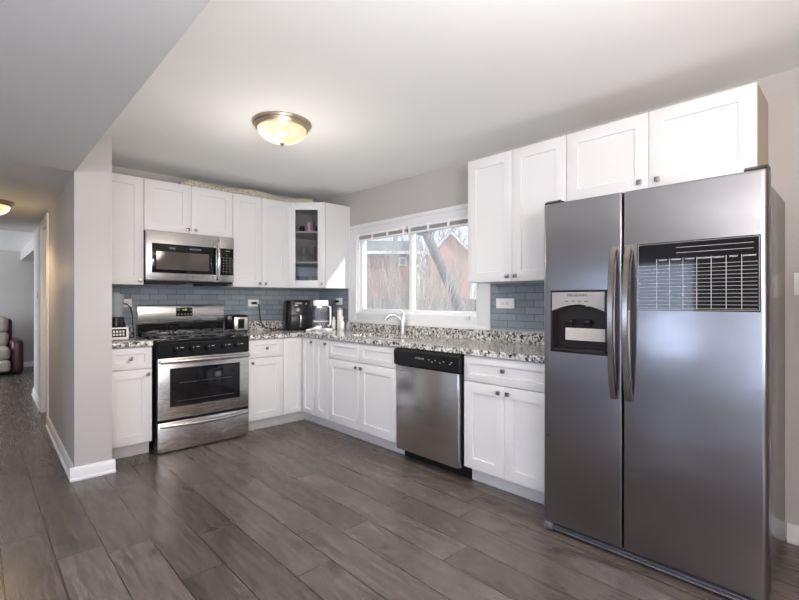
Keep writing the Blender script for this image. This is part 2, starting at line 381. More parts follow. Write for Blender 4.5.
# ------------------------------------------------------------------ mesh helpers
class MB:
    """collects shapes into one bmesh -> one mesh object; 'mi' is the material slot"""
    def __init__(s):
        s.bm = bmesh.new(); s.mi = 0
    def _mark(s, faces, smooth=False):
        for f in faces:
            f.material_index = s.mi; f.smooth = smooth
    def box(s, x0, x1, y0, y1, z0, z1, bev=0.0, seg=2):
        if x0 > x1: x0, x1 = x1, x0
        if y0 > y1: y0, y1 = y1, y0
        if z0 > z1: z0, z1 = z1, z0
        t = bmesh.new()
        bmesh.ops.create_cube(t, size=1)
        for v in t.verts:
            v.co = Vector(((x0 + x1) / 2 + v.co.x * (x1 - x0), (y0 + y1) / 2 + v.co.y * (y1 - y0), (z0 + z1) / 2 + v.co.z * (z1 - z0)))
        if bev:
            b = min(bev, 0.49 * min(x1 - x0, y1 - y0, z1 - z0))
            bmesh.ops.bevel(t, geom=t.edges[:], offset=b, segments=seg, affect='EDGES', profile=0.5)
        s.merge(t, smooth=False); return s
    def merge(s, t, smooth=False, mat=None):
        vm = {}
        for v in t.verts:
            vm[v] = s.bm.verts.new(mat @ v.co if mat else v.co)
        fs = []
        for f in t.faces:
            try: fs.append(s.bm.faces.new([vm[v] for v in f.verts]))
            except ValueError: pass
        s._mark(fs, smooth); t.free()
    def prism(s, pts, z0, z1, smooth=False):
        """extrude a polygon of (x,y) from z0 to z1"""
        lo = [s.bm.verts.new((x, y, z0)) for x, y in pts]; hi = [s.bm.verts.new((x, y, z1)) for x, y in pts]
        n = len(pts); fs = [s.bm.faces.new(lo[::-1]), s.bm.faces.new(hi)]
        for i in range(n):
            fs.append(s.bm.faces.new((lo[i], lo[(i + 1) % n], hi[(i + 1) % n], hi[i])))
        s._mark(fs, smooth); return s
    def profile(s, pts, a, b, axis):
        """extrude a closed 2-D profile along an axis from a to b. axis X: pts are (y,z); Y: (x,z)"""
        mk = (lambda t, p: (t, p[0], p[1])) if axis == 'X' else (lambda t, p: (p[0], t, p[1]))
        lo = [s.bm.verts.new(mk(a, p)) for p in pts]; hi = [s.bm.verts.new(mk(b, p)) for p in pts]
        n = len(pts); fs = [s.bm.faces.new(lo[::-1]), s.bm.faces.new(hi)]
        for i in range(n):
            fs.append(s.bm.faces.new((lo[i], lo[(i + 1) % n], hi[(i + 1) % n], hi[i])))
        s._mark(fs); return s
    def lathe(s, prof, cx=0, cy=0, seg=24, caps=True, axis='Z'):
        """prof: (r, h) list. axis Z up, or '-Y' / '-X' for knobs that stick out of a front"""
        def P(r, h, a):
            u, w = r * math.cos(a), r * math.sin(a)
            if axis == 'Z': return (cx + u, cy + w, h)
        rings = []
        for r, h in prof:
            rings.append([s.bm.verts.new(P(max(r, 1e-5), h, 2 * PI * i / seg)) for i in range(seg)])
        fs = []
        for a, b in zip(rings, rings[1:]):
            for i in range(seg):
                fs.append(s.bm.faces.new((a[i], a[(i + 1) % seg], b[(i + 1) % seg], b[i])))
        if caps:
            fs.append(s.bm.faces.new(rings[0][::-1])); fs.append(s.bm.faces.new(rings[-1]))
        s._mark(fs, True); return s
    def tube(s, pts, rad, seg=8, flat=None):
        """swept round (or flattened: flat=(ru, rv)) bar along pts"""
        pts = [Vector(p) for p in pts]; n = len(pts)
        if not isinstance(rad, (list, tuple)): rad = [rad] * n
        rings = []; up = Vector((0, 0, 1)); pv = None
        for i, p in enumerate(pts):
            d = (pts[min(i + 1, n - 1)] - pts[max(i - 1, 0)]).normalized()
            if pv is None:
                ref = Vector((1, 0, 0)) if abs(d.dot(up)) > 0.9 else up
                u = d.cross(ref).normalized()
            else:
                u = (pv - d * pv.dot(d)).normalized()
            pv = u; w = d.cross(u)
            rings.append([s.bm.verts.new(p + (u * math.cos(2 * PI * k / seg) + w * math.sin(2 * PI * k / seg)) * rad[i]) for k in range(seg)])
        fs = []
        for a, b in zip(rings, rings[1:]):
            for k in range(seg):
                fs.append(s.bm.faces.new((a[k], a[(k + 1) % seg], b[(k + 1) % seg], b[k])))
        fs.append(s.bm.faces.new(rings[0][::-1])); fs.append(s.bm.faces.new(rings[-1]))
        s._mark(fs, True); return s
    def cyl(s, p0, p1, r, seg=20, r2=None):
        return s.tube([p0, p1], [r, r if r2 is None else r2], seg)
    def build(s, name, mats, parent=None, kind=None):
        bmesh.ops.recalc_face_normals(s.bm, faces=s.bm.faces[:])
        me = bpy.data.meshes.new(name)
        s.bm.to_mesh(me); s.bm.free()
        if not isinstance(mats, (list, tuple)): mats = [mats]
        for m in mats: me.materials.append(MT[m] if isinstance(m, str) else m)
        try: me.set_sharp_from_angle(angle=math.radians(38))
        except Exception: pass
        o = bpy.data.objects.new(name, me); COL.objects.link(o)
        if parent: o.parent = parent
        if kind: o['kind'] = kind
        return o

def B(name, mat, parent, *boxes, bev=0.0, kind=None):
    m = MB()
    for b in boxes: m.box(*b, bev=bev)
    return m.build(name, mat, parent, kind)

def S(name, mat, *boxes, bev=0.0, parent=None):
    return B(name, mat, parent, *boxes, bev=bev, kind='structure')

def tag(o, label, cat, group=None):
    o['label'] = label; o['category'] = cat
    if group: o['group'] = group
    return o

def thing(name, label, cat, loc=(0, 0, 0), rz=0.0, group=None):
    o = bpy.data.objects.new(name, None); COL.objects.link(o)
    o.empty_display_size = 0.1
    o.location = loc; o.rotation_euler = (0, 0, rz)
    return tag(o, label, cat, group)

def text(name, body, size, mat, parent, loc, rot, align='CENTER', sx=1.0):
    c = bpy.data.curves.new(name, 'FONT')
    c.body = body; c.size = size; c.align_x = align; c.align_y = 'CENTER'; c.extrude = 0.0004
    t = bpy.data.objects.new(name + '_tmp', c); COL.objects.link(t)
    dg = bpy.context.evaluated_depsgraph_get()
    me = bpy.data.meshes.new_from_object(t.evaluated_get(dg))
    bpy.data.objects.remove(t); bpy.data.curves.remove(c)
    me.materials.clear(); me.materials.append(MT[mat]); me.name = name
    o = bpy.data.objects.new(name, me); COL.objects.link(o)
    o.parent = parent; o.location = loc; o.rotation_euler = rot; o.scale = (sx, 1, 1)
    return o

FACE_Y = (PI / 2, 0, 0)            # text facing local -y

# ------------------------------------------------------------------ the setting
H, HS, HH = 2.422, 2.122, 2.135    # kitchen ceiling, lowered ceiling, hall ceiling
PX0, PX1, PY = -2.535, -2.313, -0.819
S('floor', 'floor', (-6.6, 0.12, -7.12, 6.4, -0.12, 0))
S('ceiling', 'ceiling', (PX0, 0.12, -7.12, 0.12, H, H + 0.1))
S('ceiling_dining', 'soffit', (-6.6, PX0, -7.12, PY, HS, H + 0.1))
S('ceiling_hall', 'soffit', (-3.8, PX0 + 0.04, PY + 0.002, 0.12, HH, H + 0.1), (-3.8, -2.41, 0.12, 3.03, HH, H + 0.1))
S('ceiling_living', 'ceiling', (-6.1, 0.1, 3.03, 6.4, 2.145, H + 0.1))
S('wall_back', 'wall', (PX1, 0.12, 0, 0.12, 0, H))
HALL_A = 0.0215
def hall_turn(o):
    P = Matrix.Translation((PX0, PY, 0))
    o.matrix_world = P @ Matrix.Rotation(-math.atan(HALL_A), 4, 'Z') @ P.inverted() @ Matrix.Translation(o.location) @ o.rotation_euler.to_matrix().to_4x4()
    return o
m = MB(); m.prism([(PX0, PY), (PX1, PY), (PX1, 0.12), (PX0 + HALL_A * (0.12 - PY), 0.12)], 0, H); m.build('wall_partition', 'wall', None, 'structure')
WY0, WY1, WZ0, WZ1 = -2.36, -0.73, 1.09, 1.965
S('wall_right', 'wall', (0, 0.12, -7.12, WY0, 0, H), (0, 0.12, WY1, 0, 0, H), (0, 0.12, WY0, WY1, 0, WZ0), (0, 0.12, WY0, WY1, WZ1, H))
hall_turn(S('wall_hall', 'wall', (PX0, -2.41, 0.12, 1.04, 0, HH), (PX0, -2.41, 1.04, 1.72, 2.04, HH), (PX0, -2.41, 1.72, 3.03, 0, HH)))
S('wall_hall_left', 'wall', (-3.8, -3.7, PY, 3.03, 0, HH))
S('wall_living_front', 'wall', (-2.36, 0.1, 2.93, 3.03, 0, 2.145), (-6.1, -3.8, 2.93, 3.03, 0, 2.145))
S('wall_living_back', 'wall', (-6.1, 0.1, 6.26, 6.4, 0, 2.145))
S('wall_living_right', 'wall', (0.0, 0.1, 3.03, 6.26, 0, 2.145))
S('wall_living_left', 'wall', (-6.1, -6.0, 3.03, 6.26, 0, 2.145))
S('ceiling_bulkhead', 'wall', (-2.40, 0.0, 3.03, 6.26, 1.97, 2.145))
S('wall_left', 'wall', (-6.6, -6.5, -7.12, -6.45, 0, HS), (-6.6, -6.5, -3.95, -2.8, 0, HS), (-6.6, -6.5, -1.8, PY, 0, HS), (-6.6, -6.5, -6.45, -3.95, 2.1, HS), (-6.6, -6.5, -6.45, -3.95, 0, 0.06),
  (-6.6, -6.5, -2.8, -1.8, 0, 0.88), (-6.6, -6.5, -2.8, -1.8, 1.82, HS))
S('wall_rear', 'wall', (-6.5, -5.95, -7.12, -7.0, 0, HS), (-2.45, 0, -7.12, -7.0, 0, H), (-5.95, -2.45, -7.12, -7.0, 0, 0.68), (-5.95, -2.45, -7.12, -7.0, 2.2, H))
S('wall_light_block', 'wall', (-0.80, 0, -4.90, -4.78, 0, H))  # added out-of-view wall, keeps light off the wall beside the refrigerator
S('wall_dining', 'wall', (-6.5, -3.8, PY, PY + 0.1, 0, HS))
# tiled splashbacks (cladding of the walls)
S('wall_back_tile', 'tile_x', (PX1 + 0.001, -0.009, -0.008, 0.0, 0.90, 1.375))
S('wall_right_tile', 'tile_y', (-0.008, 0.0, -0.61, -0.0085, 1.01, 1.375), (-0.008, 0.0, -3.36, -2.487, 1.01, 1.375))

def baseboard(name, pts_profile, a, b, axis):
    m = MB(); m.profile(pts_profile, a, b, axis); return m.build(name, 'trim', None, 'structure')
bb = lambda s, o: [(o, 0), (o + s * 0.026, 0), (o + s * 0.026, 0.012), (o + s * 0.016, 0.022), (o + s * 0.015, 0.066), (o + s * 0.010, 0.078), (o + s * 0.006, 0.09), (o, 0.092)]
baseboard('baseboard_partition', bb(-1, PY), PX0 - 0.026, PX1 + 0.02, 'X')
hall_turn(baseboard('baseboard_hall', bb(-1, PX0), PY - 0.0, 0.98, 'Y'))
hall_turn(baseboard('baseboard_hall_far', bb(-1, PX0), 1.78, 3.03, 'Y'))
baseboard('baseboard_living', bb(-1, 6.26), -6.0, 0.0, 'X')
baseboard('baseboard_right', bb(-1, 0.0), -4.78, -4.30, 'Y')

# hall door: jambs, casing and closed slab set deep in the opening
d = S('door_1', 'offwhite', (-2.45, -2.41, 1.06, 1.70, 0.005, 2.02))
S('door_frame', 'trim', (PX0 - 0.002, -2.41, 1.04, 1.06, 0, 2.04), (PX0 - 0.002, -2.41, 1.70, 1.72, 0, 2.04), (PX0 - 0.002, -2.41, 1.06, 1.70, 2.02, 2.04),
  (PX0 - 0.016, PX0, 0.985, 1.045, 0, 2.10), (PX0 - 0.016, PX0, 1.715, 1.775, 0, 2.10), (PX0 - 0.016, PX0, 1.045, 1.715, 2.035, 2.10), parent=d)
hall_turn(d)

# ------------------------------------------------------------------ window
win = S('window_1', 'trim',
        # casing: two steps, on the room side
        (-0.018, 0, -2.485, WY0 + 0.012, 0.995, 2.055), (-0.018, 0, WY1 - 0.012, -0.61, 0.995, 2.055),
        (-0.018, 0, WY0 + 0.012, WY1 - 0.012, WZ1 - 0.012, 2.055), (-0.018, 0, WY0 + 0.012, WY1 - 0.012, 0.995, WZ0 + 0.012),
        (-0.028, -0.018, -2.485, -2.45, 0.995, 2.055), (-0.028, -0.018, -0.645, -0.61, 0.995, 2.055),
        (-0.028, -0.018, -2.45, -0.645, 2.018, 2.055), (-0.028, -0.018, -2.45, -0.645, 0.995, 1.03), bev=0.002)
B('window_frame', 'vinyl', win, (0.0, 0.11, WY1 - 0.03, WY1, WZ0, WZ1), (0.0, 0.11, WY0, WY0 + 0.03, WZ0, WZ1),
  (0.0, 0.11, WY0 + 0.03, WY1 - 0.03, WZ1 - 0.03, WZ1), (0.0, 0.11, WY0 + 0.03, WY1 - 0.03, WZ0, WZ0 + 0.028), bev=0.002)
YM = -1.535
def sash(x0, x1, ya, yb, r):
    z0, z1 = WZ0 + 0.028, WZ1 - 0.03
    f = B('window_sash', 'vinyl', win, (x0, x1, ya, ya + r, z0, z1), (x0, x1, yb - r, yb, z0, z1), (x0, x1, ya + r, yb - r, z1 - r, z1), (x0, x1, ya + r, yb - r, z0, z0 + r * 0.7), bev=0.002)
    xm = (x0 + x1) / 2
    B('window_pane', 'pane', f, (xm - 0.002, xm + 0.002, ya + r, yb - r, z0 + r * 0.7, z1 - r))
sash(0.022, 0.052, YM - 0.02, WY1 - 0.03, 0.042)
sash(0.062, 0.092, WY0 + 0.03, YM + 0.03, 0.034)
B('window_latch', 'offwhite', win, (-0.04, -0.018, -2.285, -2.235, 1.075, 1.108), bev=0.006)

# ------------------------------------------------------------------ cabinet helpers (local: x along the run, front faces -y)
def shaker(w, h, t=0.02, rail=0.07, depth=0.008):
    """shaker front: flat frame with a recessed centre; lies x 0..w, z 0..h, front at y=-t"""
    t_ = bmesh.new(); bmesh.ops.create_cube(t_, size=1)
    for v in t_.verts: v.co = Vector((w / 2 + v.co.x * w, -t / 2 + v.co.y * t, h / 2 + v.co.z * h))
    fr = [f for f in t_.faces if f.calc_center_median().y < -t * 0.9][0]
    rr = min(rail, 0.30 * w, 0.30 * h)
    bmesh.ops.inset_region(t_, faces=[fr], thickness=rr, use_even_offset=True)
    bmesh.ops.inset_region(t_, faces=[fr], thickness=0.0025, use_even_offset=True)
    for v in fr.verts: v.co.y += depth
    outer = [e for e in t_.edges if e.is_manifold and e.calc_face_angle(0) > 1.2 and all(abs(v.co.y + t) < 1e-4 for v in e.verts) and
             (abs(e.verts[0].co.x) < 1e-4 and abs(e.verts[1].co.x) < 1e-4 or abs(e.verts[0].co.x - w) < 1e-4 and abs(e.verts[1].co.x - w) < 1e-4 or
              abs(e.verts[0].co.z) < 1e-4 and abs(e.verts[1].co.z) < 1e-4 or abs(e.verts[0].co.z - h) < 1e-4 and abs(e.verts[1].co.z - h) < 1e-4)]
    bmesh.ops.bevel(t_, geom=outer, offset=0.0018, segments=2, affect='EDGES', profile=0.5)
    return t_

def front(name, parent, x, z, w, h, ydepth, knob=None, knob_mat='knob', rail=0.07):
    m = MB(); m.merge(shaker(w, h, rail=rail))
    o = m.build(name, 'cab', parent); o.location = (x, -ydepth, z)
    if knob:
        kx, kz = knob
        k = MB()
        k.cyl((kx, -0.0205, kz), (kx, -0.034, kz), 0.006, 12)
        k.box(kx - 0.013, kx + 0.013, -0.046, -0.034, kz - 0.013, kz + 0.013, bev=0.003)
        k.build('knob', knob_mat, o)
    return o

G = 0.0015
def base_cab(label, loc, rz, w, fronts, depth=0.605, name='base_cabinet', left=0.0, right=0.0):
    t = thing(name, label, 'cabinet', loc, rz, 'white base cabinets')
    B('carcass', 'cab', t, (0, w, -depth, -0.004, 0.106, 0.874))
    B('toe_kick', 'toe', t, (0, w, -depth + 0.07, -depth + 0.085, 0.0, 0.106))
    for f in fronts:
        nm, x0, x1, z0, z1, kn = f
        front(nm, t, x0 + G, z0, x1 - x0 - 2 * G, z1 - z0, depth + 0.002, kn, rail=0.05 if nm == 'drawer_front' else 0.07)
    return t

RB = -PI / 2
ZD0, ZD1, ZW0, ZW1 = 0.114, 0.694, 0.699, 0.868
def kn(side, w, z):   # knob position inside a front
    return {'l': (0.032, z), 'r': (w - 0.032, z), 'c': (w / 2, z)}[side]

# left of the range
base_cab('white base cabinet with one drawer and one door between partition wall and range', (-2.309, 0, 0), 0, 0.309,
         [('drawer_front', 0, 0.309, ZW0, ZW1, kn('c', 0.306, 0.085)), ('door', 0, 0.309, ZD0, ZD1, kn('r', 0.306, 0.54))])
# right of the range
base_cab('white base cabinet with drawer above door, right beside the range', (-1.192, 0, 0), 0, 0.356,
         [('drawer_front', 0, 0.356, ZW0, ZW1, kn('c', 0.353, 0.085)), ('door', 0, 0.356, ZD0, ZD1, kn('l', 0.353, 0.54))])
# L-shaped corner cabinet
t = thing('corner_base_cabinet', 'white corner base cabinet with tall narrow doors meeting in the inner corner', 'cabinet', (0, 0, 0), 0, 'white base cabinets')
m = MB(); m.prism([(-0.834, -0.004), (-0.834, -0.605), (-0.605, -0.605), (-0.605, -0.855), (-0.004, -0.855), (-0.004, -0.004)], 0.106, 0.874); m.build('carcass', 'cab', t)
m = MB(); m.prism([(-0.834, -0.52), (-0.834, -0.535), (-0.535, -0.535), (-0.535, -0.855), (-0.52, -0.855), (-0.52, -0.52)], 0.0, 0.106); m.build('toe_kick', 'toe', t)
front('door', t, -0.834 + G, ZD0, 0.202, ZW1 - ZD0, 0.607, None, rail=0.05)
o = front('door', t, 0, 0, 0.217, ZW1 - ZD0, 0.0, (0.186, 0.715), rail=0.05)
o.location = (-0.607, -0.632, ZD0); o.rotation_euler = (0, 0, RB)
# window run
base_cab('narrow white base cabinet with one tall door beside the corner', (0, -0.857, 0), RB, 0.230,
         [('door', 0, 0.230, ZD0, ZW1, kn('r', 0.227, 0.715))], name='narrow_base_cabinet')
base_cab('white sink base cabinet with two blank drawer fronts under the window', (0, -1.089, 0), RB, 0.930,
         [('drawer_front', 0, 0.465, ZW0, ZW1, None), ('drawer_front', 0.465, 0.930, ZW0, ZW1, None),
          ('door', 0, 0.465, ZD0, ZD1, kn('r', 0.462, 0.54)), ('door', 0.465, 0.930, ZD0, ZD1, kn('l', 0.462, 0.54))], name='sink_base_cabinet')
base_cab('white base cabinet with one wide drawer between dishwasher and refrigerator', (0, -2.692, 0), RB, 0.634,
         [('drawer_front', 0, 0.634, ZW0, ZW1, kn('c', 0.631, 0.095)),
          ('door', 0, 0.317, ZD0, ZD1, kn('r', 0.314, 0.54)), ('door', 0.317, 0.634, ZD0, ZD1, kn('l', 0.314, 0.54))])

UZ0, UZ1, UD = 1.370, 2.277, 0.33
def wall_cab(label, loc, rz, w, z0, z1, doors, name='wall_cabinet', kmat='knob', cmat='cab'):
    t = thing(name, label, 'cabinet', loc, rz, 'white wall cabinets')
    B('carcass', cmat, t, (0, w, -UD, -0.003, z0, z1))
    for x0, x1, kn_ in doors:
        front('door', t, x0 + G, z0 + 0.002, x1 - x0 - 2 * G, z1 - z0 - 0.004, UD + 0.002, kn_)
    return t
hh = UZ1 - UZ0
wall_cab('white wall cabinet with one door, left of the microwave', (-2.309, 0, 0), 0, 0.318, UZ0, UZ1, [(0, 0.318, (0.288, 0.035))])
wall_cab('short white two-door wall cabinet directly above the microwave', (-1.989, 0, 0), 0, 0.766, 1.838, UZ1,
         [(0, 0.383, (0.35, 0.035)), (0.383, 0.766, (0.03, 0.035))], kmat='nickel')
wall_cab('tall white two-door wall cabinet between microwave and corner glass cabinet', (-1.221, 0, 0), 0, 0.606, UZ0, UZ1,
         [(0, 0.300, (0.268, 0.035)), (0.300, 0.606, (0.032, 0.035))])
wall_cab('tall white two-door wall cabinet between window and refrigerator', (0, -2.512, 0), RB, 0.770, UZ0, UZ1,
         [(0, 0.380, (0.348, 0.035)), (0.380, 0.770, (0.032, 0.035))])
wall_cab('wide short white two-door wall cabinet above the refrigerator', (0, -3.284, 0), RB, 0.940, 1.850, UZ1,
         [(0, 0.470, (0.425, 0.042)), (0.470, 0.940, (0.045, 0.042))], kmat='nickel', cmat='maple')

# corner wall cabinet with glass door
t = thing('corner_wall_cabinet', 'white corner wall cabinet with glass door and shelves', 'cabinet', (0, 0, 0), 0, 'white wall cabinets')
A, Bp = Vector((-0.612, -UD)), Vector((-UD, -0.612))
pent = [(-0.004, -0.004), (-0.612, -0.004), tuple(A), tuple(Bp), (-0.004, -0.612)]
m = MB()
m.prism(pent, UZ0, UZ0 + 0.018); m.prism(pent, UZ1 - 0.018, UZ1)
m.box(-0.612, -0.597, -UD, -0.004, UZ0 + 0.018, UZ1 - 0.018); m.box(-UD, -0.004, -0.612, -0.597, UZ0 + 0.018, UZ1 - 0.018)
m.box(-0.597, -0.004, -0.012, -0.004, UZ0 + 0.018, UZ1 - 0.018); m.box(-0.012, -0.004, -0.597, -0.012, UZ0 + 0.018, UZ1 - 0.018)
m.build('carcass', 'cab', t)
inn = [(-0.013, -0.013), (-0.596, -0.013), (-0.596, -0.335), (-0.335, -0.596), (-0.013, -0.596)]
SH1, SH2 = 1.632, 1.957
for z in (SH1, SH2):
    m = MB(); m.prism(inn, z, z + 0.018); m.build('shelf', 'cab', t)
diag = (Bp - A).length
dw, dh = diag - 0.004, hh - 0.004
df = bpy.data.objects.new('glass_door', None); 
m = MB()
rl = 0.078
m.box(0, rl, -0.02, 0, 0, dh, bev=0.0015); m.box(dw - rl, dw, -0.02, 0, 0, dh, bev=0.0015)
m.box(rl, dw - rl, -0.02, 0, dh - rl, dh, bev=0.0015); m.box(rl, dw - rl, -0.02, 0, 0, rl, bev=0.0015)
gd = m.build('door', 'cab', t)
ang = math.atan2((Bp - A).y, (Bp - A).x)
off = Vector((-1, -1)).normalized() * 0.002
gd.location = (A.x + 0.002 * math.cos(ang) + off.x, A.y + 0.002 * math.sin(ang) + off.y, UZ0 + 0.002); gd.rotation_euler = (0, 0, ang)
B('glass_pane', 'cab_glass', gd, (rl - 0.004, dw - rl + 0.004, -0.012, -0.008, rl - 0.004, dh - rl + 0.004))
k = MB(); k.cyl((dw - 0.03, -0.0205, 0.04), (dw - 0.03, -0.034, 0.04), 0.006, 12); k.box(dw - 0.043, dw - 0.017, -0.046, -0.034, 0.027, 0.053, bev=0.003); k.build('knob', 'knob', gd)

# contents of the glass cabinet
def dpos(s, depth):   # point behind the diagonal front: s along it (0..1), depth inwards
    p = A + (Bp - A) * s + Vector((1, 1)).normalized() * depth
    return p.x, p.y
def small_lathe(name, label, cat, s, dep, z, prof, mat, group=None, extra=None):
    x, y = dpos(s, dep)
    o = thing(name, label, cat, (x, y, z), 0, group)
    m = MB(); m.lathe(prof, seg=20); m.build('body', mat, o)
    if extra: extra(o)
    return o
x, y = dpos(0.52, 0.10)
t = thing('gift_box', 'pink box with bow on top shelf of the glass cabinet', 'box', (x, y, SH2 + 0.0185), PI * 1.75)
B('carton', 'pink', t, (-0.042, 0.042, -0.04, 0.04, 0, 0.095), bev=0.004)
m = MB(); m.box(-0.010, 0.010, -0.0415, 0.0415, 0, 0.0965); m.tube([(0, 0, 0.096), (-0.025, 0, 0.118), (-0.005, 0, 0.10)], 0.006, 6); m.tube([(0, 0, 0.096), (0.025, 0, 0.118), (0.005, 0, 0.10)], 0.006, 6); m.build('bow', 'white_ink', t)
jar = [(0.026, 0), (0.03, 0.006), (0.03, 0.05), (0.024, 0.056), (0.024, 0.068)]
small_lathe('spice_jar', 'small dark jar left of the pink box on top shelf', 'jar', 0.30, 0.12, SH2 + 0.0185, jar, 'dark_plastic', 'dark jars on the top shelf')
small_lathe('spice_jar', 'small dark jar right of the pink box on top shelf', 'jar', 0.74, 0.12, SH2 + 0.0185, jar, 'dark_plastic', 'dark jars on the top shelf')
gob = [(0.03, 0), (0.03, 0.003), (0.005, 0.008), (0.004, 0.07), (0.02, 0.085), (0.034, 0.11), (0.036, 0.14), (0.031, 0.17)]
for s_, lab in ((0.34, 'stemmed wine glass nearest left stile on middle glass-cabinet shelf'), (0.56, 'stemmed wine glass in the centre of middle glass-cabinet shelf')):
    small_lathe('wine_glass', lab, 'glass', s_, 0.14, SH1 + 0.0185, gob, 'frosted', 'wine glasses in the glass cabinet')
def cap(o):
    m = MB(); m.lathe([(0.012, 0.201), (0.012, 0.225)], seg=14); m.build('cap', 'black', o)
small_lathe('sauce_bottle', 'dark red bottle on middle shelf beside wine glasses', 'bottle', 0.75, 0.10, SH1 + 0.0185,
            [(0.028, 0), (0.031, 0.006), (0.031, 0.12), (0.012, 0.155), (0.011, 0.2)], 'red', None, cap)
bowl = [(0.04, 0), (0.046, 0.004), (0.062, 0.085), (0.066, 0.112), (0.060, 0.112), (0.04, 0.012)]
small_lathe('bowl', 'low dark bowl at left on bottom of glass cabinet', 'bowl', 0.32, 0.12, UZ0 + 0.0185, bowl, 'black', 'dark bowls in the glass cabinet')
small_lathe('bowl', 'dark bowl at right on bottom of glass cabinet beneath a cup', 'bowl', 0.74, 0.12, UZ0 + 0.0185, bowl, 'dark_plastic', 'dark bowls in the glass cabinet')
small_lathe('cup', 'dark cup standing in the right bowl of glass cabinet', 'cup', 0.74, 0.12, UZ0 + 0.031, [(0.024, 0), (0.036, 0.13), (0.033, 0.13), (0.022, 0.006)], 'grey_plastic')

# ------------------------------------------------------------------ worktops, splash strips, sink
def grid_slab(xs, ys, inc, z0, z1):
    """slab made of the grid cells for which inc(ix, iy); one clean mesh with holes"""
    bm = bmesh.new(); vc = {}
    def V(i, j, z):
        k = (i, j, z)
        if k not in vc: vc[k] = bm.verts.new((xs[i], ys[j], z))
        return vc[k]
    for i in range(len(xs) - 1):
        for j in range(len(ys) - 1):
            if not inc(i, j): continue
            bm.faces.new((V(i, j, z1), V(i + 1, j, z1), V(i + 1, j + 1, z1), V(i, j + 1, z1)))
            bm.faces.new((V(i, j, z0), V(i, j + 1, z0), V(i + 1, j + 1, z0), V(i + 1, j, z0)))
            for (di, dj, a, b) in ((-1, 0, (i, j), (i, j + 1)), (1, 0, (i + 1, j + 1), (i + 1, j)), (0, -1, (i + 1, j), (i, j)), (0, 1, (i, j + 1), (i + 1, j + 1))):
                ii, jj = i + di, j + dj
                if 0 <= ii < len(xs) - 1 and 0 <= jj < len(ys) - 1 and inc(ii, jj): continue
                bm.faces.new((V(*a, z0), V(*b, z0), V(*b, z1), V(*a, z1)))
    return bm
CT0, CT1 = 0.8755, 0.914
t = thing('worktop', 'L-shaped speckled granite worktop running from range to refrigerator', 'worktop', (0, 0, 0))
SX0, SX1, SY0, SY1 = -0.525, -0.135, -1.93, -1.20
xs = [-1.190, -0.645, SX0, SX1, -0.0095]; ys = [-3.325, SY0, SY1, -0.645, -0.0095]
m = MB(); m.merge(grid_slab(xs, ys, lambda i, j: (j == 3 or i >= 1) and not (i == 2 and j == 1), CT0, CT1)); m.build('slab', 'granite', t)
B('upstand', 'granite', t, (-1.190, -0.0095, -0.029, -0.0095, CT1, 1.012)); B('upstand', 'granite', t, (-0.029, -0.0095, -3.325, -0.0295, CT1, 0.994))
t2 = thing('worktop', 'short speckled granite worktop piece left of the range', 'worktop', (0, 0, 0))
B('slab', 'granite', t2, (-2.3105, -1.996, -0.645, -0.0095, CT0, CT1), bev=0.003); B('upstand', 'granite', t2, (-2.3105, -1.996, -0.029, -0.0095, CT1, 1.012))

t = thing('sink', 'steel undermount sink set into granite worktop below the window', 'sink', (0, 0, 0))
m = MB(); th = 0.004
def basin(y0, y1):
    m.box(SX0, SX1, y0, y1, 0.72, 0.724)
    m.box(SX0 - th, SX0, y0 - th, y1 + th, 0.72, 0.8745); m.box(SX1, SX1 + th, y0 - th, y1 + th, 0.72, 0.8745)
    m.box(SX0, SX1, y0 - th, y0, 0.72, 0.8745); m.box(SX0, SX1, y1, y1 + th, 0.72, 0.8745)
basin(SY0 + 0.004, SY1 - 0.004); m.build('basin', 'nickel', t)
m = MB(); m.lathe([(0.045, 0.7245), (0.045, 0.728), (0.03, 0.726)], -0.33, -1.56, 20); m.build('drain', 'steel_dark', t)

t = thing('faucet', 'satin nickel single-handle faucet curving over the sink', 'faucet', (-0.085, -1.535, CT1))
m = MB(); m.lathe([(0.030, 0), (0.031, 0.006), (0.026, 0.012), (0.025, 0.05), (0.027, 0.1), (0.026, 0.15), (0.02, 0.172)]); m.build('body', 'nickel', t)
m = MB(); m.tube([(0, 0, 0.10), (-0.010, 0.012, 0.140), (-0.026, 0.034, 0.170), (-0.048, 0.064, 0.186), (-0.072, 0.094, 0.183), (-0.092, 0.118, 0.166), (-0.100, 0.130, 0.142)], [0.022, 0.0215, 0.0205, 0.0195, 0.019, 0.0185, 0.020], 14); m.build('spout', 'nickel', t)
m = MB(); m.tube([(0, 0, 0.155), (0.004, -0.012, 0.185), (-0.004, -0.004, 0.215), (-0.016, 0.022, 0.238)], [0.020, 0.018, 0.012, 0.008], 10); m.build('lever', 'nickel', t)

# ------------------------------------------------------------------ gas range
t = thing('gas_range', 'stainless steel gas range with black cooktop and five knobs', 'range', (-1.975, -0.012, 0))
W = 0.762
B('body', 'black', t, (0, W, -0.628, -0.012, 0.03, 0.895), (0.03, W - 0.03, -0.58, -0.05, 0.0, 0.03))
B('cooktop', 'black_gloss', t, (-0.003, W + 0.003, -0.655, -0.075, 0.8955, 0.915), bev=0.006)
